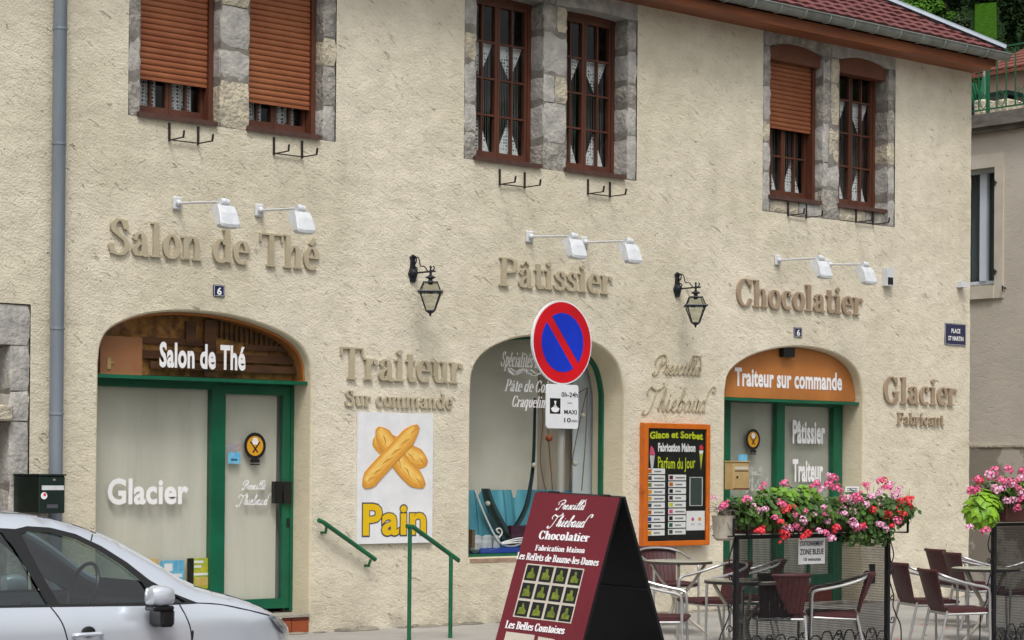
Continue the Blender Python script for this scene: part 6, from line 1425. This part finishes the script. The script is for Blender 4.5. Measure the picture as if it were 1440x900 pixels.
GHl = [cp(u, v, .1) for u, v in [(42, 745), (60, 741), (92, 743), (126, 752), (158, 769), (188, 791), (214, 816), (240, 833), (275, 848), (212, 851), (63, 853), (0, 854), (-88, 855), (-80, 758), (-40, 746), (0, 742.5)]]
body = MB()
for sgn in (1, -1):
    b = side_mesh('x', 'carp', outl, [GHl], sgn); b0 = len(body.v); body.v += b.v; body.f += [tuple(b0+i for i in f) for f in b.f]; body.mi += b.mi
bodyo = body.build('body', 'carp', car, smooth=True)
M['carp'].use_backface_culling = False
for sgn in (1, -1): side_mesh('x', 'trimk', GHl, [WF, WR, WQ], sgn, .002).build('window_surround', 'trimk', car, smooth=True)
for sgn in (1, -1):
    for h in (WF, WR, WQ):
        b = side_mesh('x', 'carglass', h, [], sgn, -.012); b.build('side_window', 'carglass', car, smooth=True)
# top skin: roof, windscreen, bonnet; ribs across the car
stx_ = [p_ for p_ in topmap]; ny = 12
wsx0, wsx1 = cp(148, 765, .25)[0], cp(268, 824, .25)[0]
def crf(x_):
    if x_ < wsx0-.5: return .022
    if x_ < wsx0: return .022*(wsx0-x_)/.5
    if x_ < wsx1: return -.012*math.sin(PI*(x_-wsx0)/(wsx1-wsx0))
    return .03*min(1, (x_-wsx1)/.4)
def skin(xa, xb, name, mt_, w_in=0.0, dz=0.0, crown=.05):
    b = MB(); n_ = max(3, int((xb-xa)/.05)); m_ = ny
    for i in range(n_+1):
        x_ = xa+(xb-xa)*i/n_; hw_ = halfw(x_, ztop(x_)-.002)-w_in
        for j in range(m_+1):
            t = -1+2*j/m_; b.v.append((x_, YCc+hw_*t, ztop(x_)+dz-.002+crf(x_)*(1-t*t)))
    for i in range(n_):
        for j in range(m_): a = i*(m_+1)+j; b.f.append((a, a+m_+1, a+m_+2, a+1)); b.mi.append(0)
    return b.build(name, mt_, car, smooth=True)
skin(4.02, wsx0, 'roof', 'carp'); skin(wsx0, wsx1, 'windscreen', 'carglass', .05); skin(wsx1, max(p_[0] for p_ in tp)+.03, 'bonnet', 'carp')
for s in (-1, 1):
    b = MB(); P_ = [(wsx0+(wsx1-wsx0)*k/8, YCc+s*(halfw(wsx0+(wsx1-wsx0)*k/8, ztop(wsx0+(wsx1-wsx0)*k/8)-.002)-.025), ztop(wsx0+(wsx1-wsx0)*k/8)-.028) for k in range(9)]; b.tube(P_, .034, 8); b.build('windscreen_pillar', 'carp', car, smooth=True)
b = MB(); b.box(3.98, 4.02, YCc-.6, YCc+.6, .25, .95); b.box(xf-.05, xf-.0, YCc-.55, YCc+.55, .12, fz-.02); b.build('bumper', 'carp', car)
b = MB(); b.box(4.0, xf-.15, YCc-.75, YCc+.75, .05, .12); b.box(4.1, 5.4, YCc-.72, YCc+.72, .12, .75); b.box(wsx1-.25, wsx1+.02, YCc-.7, YCc+.7, .3, belt(wsx1)-.03); b.build('cabin_floor', 'carint', car)
def seat(x_, y_):
    b = MB(); b.bbox(x_-.25, x_+.25, y_-.24, y_+.24, .2, .48, .05); b.obox(V3((x_-.25, y_-.22, .46)), V3((.12, 0, 0)), V3((0, .44, 0)), V3((-.14, 0, .52))); b.obox(V3((x_-.40, y_-.12, .99)), V3((.08, 0, 0)), V3((0, .24, 0)), V3((-.03, 0, .16))); b.build('seat', 'carint', car)
for y_ in (-.36, .36): seat(6.45, YCc+y_); seat(5.55, YCc+y_)
b = MB(); b.tube([V3((xbase-.14, YCc+.36, .72))+V3((.06*math.sin(2*PI*k/20), .18*math.cos(2*PI*k/20), .18*math.sin(2*PI*k/20))) for k in range(20)], .014, 6, closed=True); b.build('steering_wheel', 'trimk', car, smooth=True)
# mirror
for sgn in (1, -1):
    c_ = W(221, 842, YS-.06) if sgn > 0 else V3((W(221, 842, YS-.06).x, 2*YCc-(YS-.06), W(221, 842, YS-.06).z)); c_.y = YCc-sgn*(HWc+.10)
    if sgn > 0: c_ = V3((W(226, 840, c_.y).x, c_.y, W(226, 840, c_.y).z))
    b = MB(); ring = []
    prof_m = [(-.09, .035, .045), (-.08, .06, .064), (-.04, .074, .078), (.02, .075, .074), (.065, .06, .056), (.085, .025, .026)]     # along the car: half width, half height
    n_ = 16; 
    for dx_, hw_, hh_ in prof_m:
        for k in range(n_):
            a = 2*PI*k/n_; ca, sa = math.cos(a), math.sin(a); e_ = .62
            b.v.append((c_.x+dx_*1.05, c_.y+hw_*math.copysign(abs(ca)**e_, ca), c_.z+hh_*math.copysign(abs(sa)**e_, sa)*(1 if sa > 0 else .72)))
    for i in range(len(prof_m)-1):
        for k in range(n_): b.f.append((i*n_+k, (i+1)*n_+k, (i+1)*n_+(k+1) % n_, i*n_+(k+1) % n_)); b.mi.append(0)
    b.f.append(tuple(range(n_))); b.mi.append(0); b.f.append(tuple((len(prof_m)-1)*n_+k for k in range(n_))[::-1]); b.mi.append(0)
    m_ = b.build('mirror_shell', 'carp', car, smooth=True)
    b = MB(); b.bbox(c_.x-.085, c_.x+.07, c_.y-.06, c_.y+.06, c_.z-.085, c_.z-.052, .01); b.bbox(c_.x-.02, c_.x+.085, c_.y-.05 if sgn > 0 else c_.y-.12, c_.y+.12 if sgn > 0 else c_.y+.05, c_.z-.19, c_.z-.07, .02); b.build('mirror_foot', 'trimk', car)
# door handles, shut lines, moulding
for hx, hv_ in ((122, 893),):
    P_ = cp(hx, hv_); 
    for sgn in (1,):
        yy = YCc-halfw(*P_)-.03; b = MB(); b.tube(cat_rom([(P_[0]-.10, yy+.02, P_[1]), (P_[0]-.08, yy-.004, P_[1]+.004), (P_[0], yy-.008, P_[1]+.006), (P_[0]+.08, yy-.004, P_[1]+.004), (P_[0]+.10, yy+.02, P_[1])], 4), .014, 8); b.build('door_handle', 'carp', car, smooth=True)
        b = MB(); b.lathe([(.002, 0), (.045, .001), (.05, .004)], (P_[0]+.01, yy+.022, P_[1]+.02), 14, ax='y', sy=.7); b.build('handle_recess', 'trimk', car, smooth=True)
P2 = (P_[0]-.98, P_[1]); yy = YCc-halfw(*P2)-.03; b = MB(); b.tube(cat_rom([(P2[0]-.10, yy+.02, P2[1]), (P2[0], yy-.008, P2[1]+.006), (P2[0]+.10, yy+.02, P2[1])], 4), .014, 8); b.build('door_handle', 'carp', car, smooth=True)
def seam(pts, name='shut_line', r_=.0045):
    q = [t[:2] for t in cat_rom(pts, 6)]; b = MB(); b.tube([(x_, YCc-halfw(x_, z_)-.0005, z_) for x_, z_ in q], r_, 6); b.build(name, 'trimk', car)
seam([cp(76, 853, .0), cp(88, 875, .0), cp(95, 900, 0), (cp(95, 900)[0]+.03, .4), (cp(95, 900)[0]-.02, .15)])
seam([cp(258, 850, .0), cp(267, 880, 0), cp(270, 900, 0), (cp(270, 900)[0]-.0, .5), (cp(270, 900)[0]-.1, .18), (cp(95, 900)[0], .15)])
seam([cp(141, 752, .2), cp(139, 757, .18), cp(138, 764, .15)], r_=.004)
seam([cp(278, 848, .02), cp(310, 850, .06), cp(345, 858, .1), cp(372, 866, .2)], r_=.004)
# headlamp
HLp = [(366, 862), (380, 865), (396, 872), (409, 884), (407, 892), (390, 887), (376, 876)]
hp_ = [cp(u, v, .12) for u, v in HLp]
b = side_mesh('x', 'headl', hp_, [], 1, .022, g=.02); b.build('headlamp', 'headl', car, smooth=True); b = side_mesh('x', 'lensm', hp_, [], 1, .034, g=.02); b.build('headlamp_lens', 'lensm', car, smooth=True)
for xw in (xw_f, xw_r):
    for sgn in (1, -1):
        yc = YCc-sgn*(HWc-.13); b = MB(); b.lathe([(.2, -.10), (.27, -.11), (.315, -.08), (.315, .08), (.27, .11), (.2, .10)], (xw, yc, .096), 28, ax='y'); wl = b.build('wheel', 'rubber', car, smooth=True)
        b = MB(); b.lathe([(.195, -.095*1), (.18, -.07), (.05, -.08), (.03, -.095)], (xw, yc, .096), 20, ax='y'); 
        b.build('wheel_rim', 'rim', wl, smooth=True)
# ================================================================== NEIGHBOUR HOUSE (across the side street)
NX = 25.5
def nb(u, v): return WX(u, v, NX)
nbr = empty('neighbour_house', V3((NX, -1, 0)), 'grey rendered house beyond the corner, with roof terrace and one white window', 'house')
zsl0, zsl1 = nb(1405, 182).z, nb(1405, 160).z; wy0, wy1 = nb(1400, 300).y, nb(1366, 300).y+.35; wz0, wz1 = nb(1390, 402).z, nb(1390, 236).z
zpl = nb(1400, 629).z
b = MB()
Y0n, Y1n = -6.0, 8.0
b.add([(NX, Y1n, -.2), (NX, Y0n, -.2), (NX, Y0n, zsl0), (NX, Y1n, zsl0), (NX, wy1, wz0), (NX, wy0, wz0), (NX, wy0, wz1), (NX, wy1, wz1)], [(0, 1, 5, 4), (1, 2, 6, 5), (2, 3, 7, 6), (3, 0, 4, 7)])
b.add([(NX, wy1, wz0), (NX, wy0, wz0), (NX, wy0, wz1), (NX, wy1, wz1), (NX+.22, wy1, wz0), (NX+.22, wy0, wz0), (NX+.22, wy0, wz1), (NX+.22, wy1, wz1)], [(0, 1, 5, 4), (1, 2, 6, 5), (2, 3, 7, 6), (3, 0, 4, 7)])
b.box(NX+.001, NX+7, Y0n-.3, Y0n, -.2, zsl0); b.box(NX+.001, NX+7, Y1n, Y1n+.3, -.2, zsl0); b.build('wall', 'nstucco', nbr)
b = MB(); b.box(NX-.04, NX-.002, Y0n, Y1n, -.2, zpl); b.build('plinth', 'plinth', nbr); b = MB(); b.box(NX-.055, NX-.001, Y0n, Y1n, zpl, zpl+.03); b.build('plinth_cap', 'stone2', nbr)
b = MB(); b.box(NX-.18, NX+7, Y0n-.2, Y1n+.2, zsl0+.04, zsl1); b.box(NX-.1, NX+.0, Y0n-.1, Y1n+.1, zsl0-.03, zsl0+.04); b.build('terrace_slab', mat('terrace_concrete', '#77726b', .9, col2='#4f4b46', nscale=2.5, stretch=(1, 1, 3)), nbr)
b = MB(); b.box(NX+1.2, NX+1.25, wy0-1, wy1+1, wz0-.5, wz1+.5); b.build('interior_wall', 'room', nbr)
fy0 = nb(1412, 300).y; fz1, fz0 = nb(1390, 217).z, nb(1390, 420).z
b = MB(); b.box(NX-.03, NX+.02, fy0, wy0, fz0, fz1); b.box(NX-.03, NX+.02, wy1, wy1+.2, fz0, fz1); b.box(NX-.028, NX+.02, wy0, wy1, wz1, fz1); b.box(NX-.05, NX+.05, wy0, wy1, fz0, wz0); b.build('window_surround', 'cream', nbr)
b = MB(); yy0, yy1 = wy0, wy1; ymid = WX(1386, 320, NX+.2).y; t_ = .05
b.box(NX+.16, NX+.22, yy0, yy0+t_, wz0, wz1); b.box(NX+.16, NX+.22, yy1-t_, yy1, wz0, wz1); b.box(NX+.162, NX+.218, yy0+t_, yy1-t_, wz1-t_, wz1); b.box(NX+.162, NX+.218, yy0+t_, yy1-t_, wz0, wz0+.09); b.box(NX+.14, NX+.22, ymid-.06, ymid+.06, wz0+.09, wz1-t_)
nw = b.build('window', 'upvc', nbr)
b = MB(); b.box(NX+.19, NX+.195, yy0+t_, yy1-t_, wz0+.09, wz1-t_); b.build('pane', 'glass', nw)
b = MB(); n_ = 30
for i in range(n_):
    y0_, y1_ = yy0+(yy1-yy0)*i/n_, yy0+(yy1-yy0)*(i+1)/n_; fn = lambda k: NX+.33+.02*math.sin(k*2.2)
    b.add([(fn(i), y0_, wz0), (fn(i+1), y1_, wz0), (fn(i+1), y1_, wz1), (fn(i), y0_, wz1)], [(0, 1, 2, 3)])
b.build('curtain', mat('net_curtain', '#7e858a', .9), nw)
b = MB(); b.box(NX+.0, NX+.15, yy0, yy1, wz0-.0, wz0+.03); b.build('sill', 'stone3', nw)
for v in (257, 382, 405):
    P_ = nb(1403 if v < 400 else 1414, v); b = MB(); b.bar(P_+V3((.02, 0, 0)), P_+V3((-.07, 0, 0)), .012); b.bar(P_+V3((-.07, 0, -.05)), P_+V3((-.07, 0, .03)), .012); b.build('shutter_hook', 'hookm', nbr)
# railing of the roof terrace
rz0, rz1 = zsl1+.0, nb(1420, 64).z; ra = empty('terrace_railing', V3((NX-.05, 0, zsl1)), 'green wrought iron railing along the roof terrace of the neighbour house', 'railing')
b = MB(); b.box(NX-.07, NX-.03, Y0n, Y1n, rz1-.02, rz1); b.box(NX-.06, NX-.04, Y0n, Y1n, rz0+.07, rz0+.09); b.build('rail', 'dgreen', ra)
y_ = -1.5; k = 0
while y_ < 6:
    b = MB(); b.box(NX-.057, NX-.043, y_-.008, y_+.008, rz0+.09, rz1-.02); b.build('baluster', 'dgreen', ra)
    if k % 2 == 0:
        b = MB(); b.tube([(NX-.05, y_+.08+.06*math.cos(t/8*2*PI), rz0+.2+.1*math.sin(t/8*2*PI)) for t in range(8)], .007, 5, closed=True); b.tube([(NX-.05, y_+.02, rz0+.32), (NX-.05, y_+.06, rz0+.28), (NX-.05, y_+.1, rz0+.34), (NX-.05, y_+.14, rz0+.3)], .006, 5); b.build('scroll', 'dgreen', ra)
    if k % 8 == 0:
        b = MB(); b.box(NX-.07, NX-.03, y_-.02, y_+.02, rz0, rz1+.05); b.ball((NX-.05, y_, rz1+.08), .035); b.build('rail_post', 'dgreen', ra)
    y_ += .16; k += 1
# things on the terrace: folded green parasol, dark table, pale boxes, small gabled dormer with orange tiles
def tz(u, v, X_): return WX(u, v, X_)
b = MB(); P_ = tz(1377, 95, 27.0); root = empty('garden_table', V3((27, P_.y, rz0)), 'dark green garden table on the roof terrace behind the railing', 'table')
p0, p1 = tz(1367, 125, 27.2), tz(1428, 135, 27.2); b = MB(); b.box(27.0, 27.9, min(p0.y, p1.y), max(p0.y, p1.y), p1.z-.0, p1.z+.07); b.build('table_top', 'dbox', root)
for yy in (min(p0.y, p1.y)+.1, max(p0.y, p1.y)-.1): b = MB(); b.box(27.2, 27.28, yy-.04, yy+.04, rz0, p1.z); b.build('leg', 'dbox', root)
for (u, lab) in ((1372, 'folded dark green garden chair at the house corner on the roof terrace'), (1384, 'folded dark green parasol beside the folded chair on the roof terrace')):
    P_ = tz(u, 100, 27.0); r_ = empty('folded_chair' if u == 1372 else 'folded_parasol', V3((27, P_.y, rz0)), lab, 'chair' if u == 1372 else 'parasol')
    if u == 1372:
        for k in range(3): b = MB(); b.obox(V3((26.9+.08*k, P_.y-.2, rz0)), V3((.03, 0, 0)), V3((0, .03, 0)), V3((0, .25, .85))); b.build('frame_bar', 'dgreen', r_); 
        b = MB(); b.obox(V3((26.95, P_.y-.12, rz0+.15)), V3((.02, 0, 0)), V3((0, .2, 0)), V3((0, .16, .6))); b.build('canvas', 'dbox', r_)
    else:
        MB().lathe([(.03, .05), (.11, .2), (.09, .6), (.03, .9), (.01, .95)], (27.0, P_.y, rz0), 10).build('canopy', 'dgreen', r_); MB().bar((27.0, P_.y, rz0), (27.0, P_.y, rz0+1.0), .02).build('pole', 'galv', r_)
for i, (u0, u1, v0, v1) in enumerate([(1369, 1384, 139, 158), (1398, 1417, 138, 156)]):
    p0, p1 = tz(u0, v1, 26.4), tz(u1, v0, 26.4); b = MB(); b.bbox(26.4, 26.8, p1.y, p0.y, rz0, p1.z, .02); b.build('planter_trough', 'stone2', label=['pale stone trough on the terrace next to the house corner', 'pale stone trough on the terrace, second from the house corner'][i], cat='trough')
gp = tz(1408, 110, 31.0); root = empty('gabled_outbuilding', V3((31, gp.y, zsl1-2)), 'pale outbuilding with orange tiled roof seen through the terrace railing', 'building')
p0, p1, p2 = tz(1385, 100, 31), tz(1415, 100, 31), tz(1400, 105, 31)
ya, yb = tz(1440, 120, 31).y-3, tz(1386, 120, 31).y; zt_ = tz(1400, 106, 31).z
b = MB(); b.box(31, 34, ya, yb, zsl1-2, zt_); b.build('wall', mat('outbuilding_wall', '#b39c8c', .9, col2='#a58d7d', nscale=2), root)
b = MB(); o_ = V3((30.8, ya-.2, zt_-.03)); b.obox(o_, V3((2.4, 0, 1.0)), V3((0, yb-ya+.4, 0)), V3((0, 0, .06))); rr_ = b.build('roof', 'otile', root)
b = MB()
for k in range(9):
    for j in range(int((yb-ya+.4)/.22)):
        o2 = o_+V3((2.4, 0, 1.0))*(k/9)+V3((0, j*.22, .06+.02)); b.obox(o2, V3((.30, 0, .105)), V3((0, .19, 0)), V3((0, 0, .03)))
b.build('roof_tiles', 'otile', root, kind='stuff')
# ================================================================== HILL AND TREES
b = MB(); nx_, ny_ = 40, 50
def hz(x_, y_):
    t = max(0, (x_-36)/60); return -.3+ 34*(t**.8 if t > 0 else 0)+noise.noise(V3((x_*.05, y_*.05, 3)))*2*min(1, t*6)
for i in range(nx_+1):
    for j in range(ny_+1): x_, y_ = 34+i*4, -60+j*4.5; b.v.append((x_, y_, hz(x_, y_)))
for i in range(nx_):
    for j in range(ny_): a = i*(ny_+1)+j; b.f.append((a, a+ny_+1, a+ny_+2, a+1)); b.mi.append(0)
b.build('hill', mat('hill_undergrowth', '#16240f', .95, col2='#22371a', nscale=1.6, spec=.05), kind='structure', smooth=True)
# mown lawn on the hillside
def hillhit(u, v):
    d = ray(u, v); t = 30.
    while t < 200:
        p_ = EYE+d*t
        if p_.x > 34 and p_.z < hz(p_.x, p_.y): return p_
        t += .35
    return EYE+d*80
random.seed(77); b = MB(); k = 0
while k < 9000:
    u_, v_ = random.uniform(1225, 1480), random.uniform(-60, 125)
    if 1364 < u_ < 1408 and 8 < v_ < 72: continue
    p_ = hillhit(u_, v_); kk = (p_-EYE).dot(FW)/FPX; leafmesh(b, V3((p_.x-random.uniform(0, 8)*kk, p_.y, p_.z+random.uniform(0, 9)*kk)), V3((random.uniform(-1.2, .2), random.uniform(-.8, .4), random.uniform(.2, 1))).normalized(), random.uniform(1.6, 3.8)*kk, 5, .1); k += 1
b.build('undergrowth', 'tleaf3', kind='stuff')
L_ = [hillhit(u, v) for u, v in ((1370, 66), (1402, 66), (1401, 14), (1371, 14))]; n_ = 8; b = MB()
for i in range(n_+1):
    for j in range(n_+1):
        s, t = i/n_, j/n_; p_ = (L_[0]*(1-s)+L_[1]*s)*(1-t)+(L_[3]*(1-s)+L_[2]*s)*t; b.v.append((p_.x, p_.y, hz(p_.x, p_.y)+.25))
for i in range(n_):
    for j in range(n_): a = i*(n_+1)+j; b.f.append((a, a+n_+1, a+n_+2, a+1)); b.mi.append(0)
b.build('lawn', 'lawn', kind='structure', smooth=True)
LAWND = min((p_-EYE).length for p_ in L_)
def tree(P, H, Rr_, mt_, lab, n=1500, ls=.16, seed=1, group='trees on the hillside beyond the neighbour house', trunk=.35):
    random.seed(seed); root = empty('tree', P, lab, 'tree', group); b = MB()
    b.tube([P, P+V3((.02, .02, H*.4))*1, P+V3((.0, .02, H*.8))], [.1*Rr_, .07*Rr_, .02*Rr_], 8)
    cl = []
    for k in range(24):
        a = random.uniform(0, 2*PI); zz = H*random.uniform(trunk, .95); rr = Rr_*random.uniform(.3, .8)*(1.15-abs(zz/H-.6)); q = P+V3((rr*math.cos(a), rr*math.sin(a), zz)); cl.append((q, random.uniform(.16, .4)*Rr_)); b.tube([P+V3((0, .0, zz*.6)), q], [.03*Rr_, .01*Rr_], 5)
    b.build('trunk', 'bark', root); b = MB()
    for i in range(n):
        q, r_ = random.choice(cl); d = V3((random.gauss(0, 1), random.gauss(0, 1), random.gauss(0, 1))).normalized(); P_ = q+d*r_*random.uniform(.4, 1.35)
        leafmesh(b, P_, (d+V3((random.uniform(-.5, .5), random.uniform(-.5, .5), .6))).normalized(), ls*random.uniform(.6, 1.3), 5, .1)
    b.build('crown', mt_, root, kind='stuff')
TR = [(1262, 60, 70, 90, 'tleaf2', 'light green bushy tree right behind the ridge of the bakery roof'), (1293, 60, 56, 72, 'tleaf2', 'light green tree top above the bakery roof slope'), (1325, 68, 48, 64, 'tleaf2', 'yellowish green shrub left of the bright lawn'), (1352, 84, 32, 66, 'tleaf', 'mid green shrub touching the left edge of the bright lawn'),
      (1285, 14, 90, 100, 'tleaf3', 'dark tree behind the light green shrubs'), (1332, 22, 70, 90, 'tleaf3', 'dark tree above and left of the bright lawn'), (1388, 10, 60, 80, 'tleaf3', 'dark tree above the bright lawn'), (1420, 75, 32, 120, 'tleaf3', 'dark narrow tree just right of the bright lawn'), (1448, 70, 44, 130, 'tleaf3', 'dark tree at the right edge behind the railing'),
      (1422, 104, 34, 36, 'tleaf', 'low shrub behind the terrace railing right of the lawn'), (1388, 104, 44, 36, 'tleaf', 'low shrub below the bright lawn'), (1438, 120, 30, 40, 'tleaf2', 'light green shrub behind the railing at the right edge'), (1362, 108, 34, 34, 'tleaf', 'low shrub just beyond the tip of the bakery roof')]
for i, (u, vb, wpx, hpx, mt_, lab) in enumerate(TR):
    P_ = hillhit(u, vb); k_ = (P_-EYE).dot(FW)/FPX; P_.z = hz(P_.x, P_.y)-.1; tree(P_, hpx*k_, wpx*.5*k_, mt_, lab, n=5200, ls=2.5*k_, seed=40+i, trunk=.12)
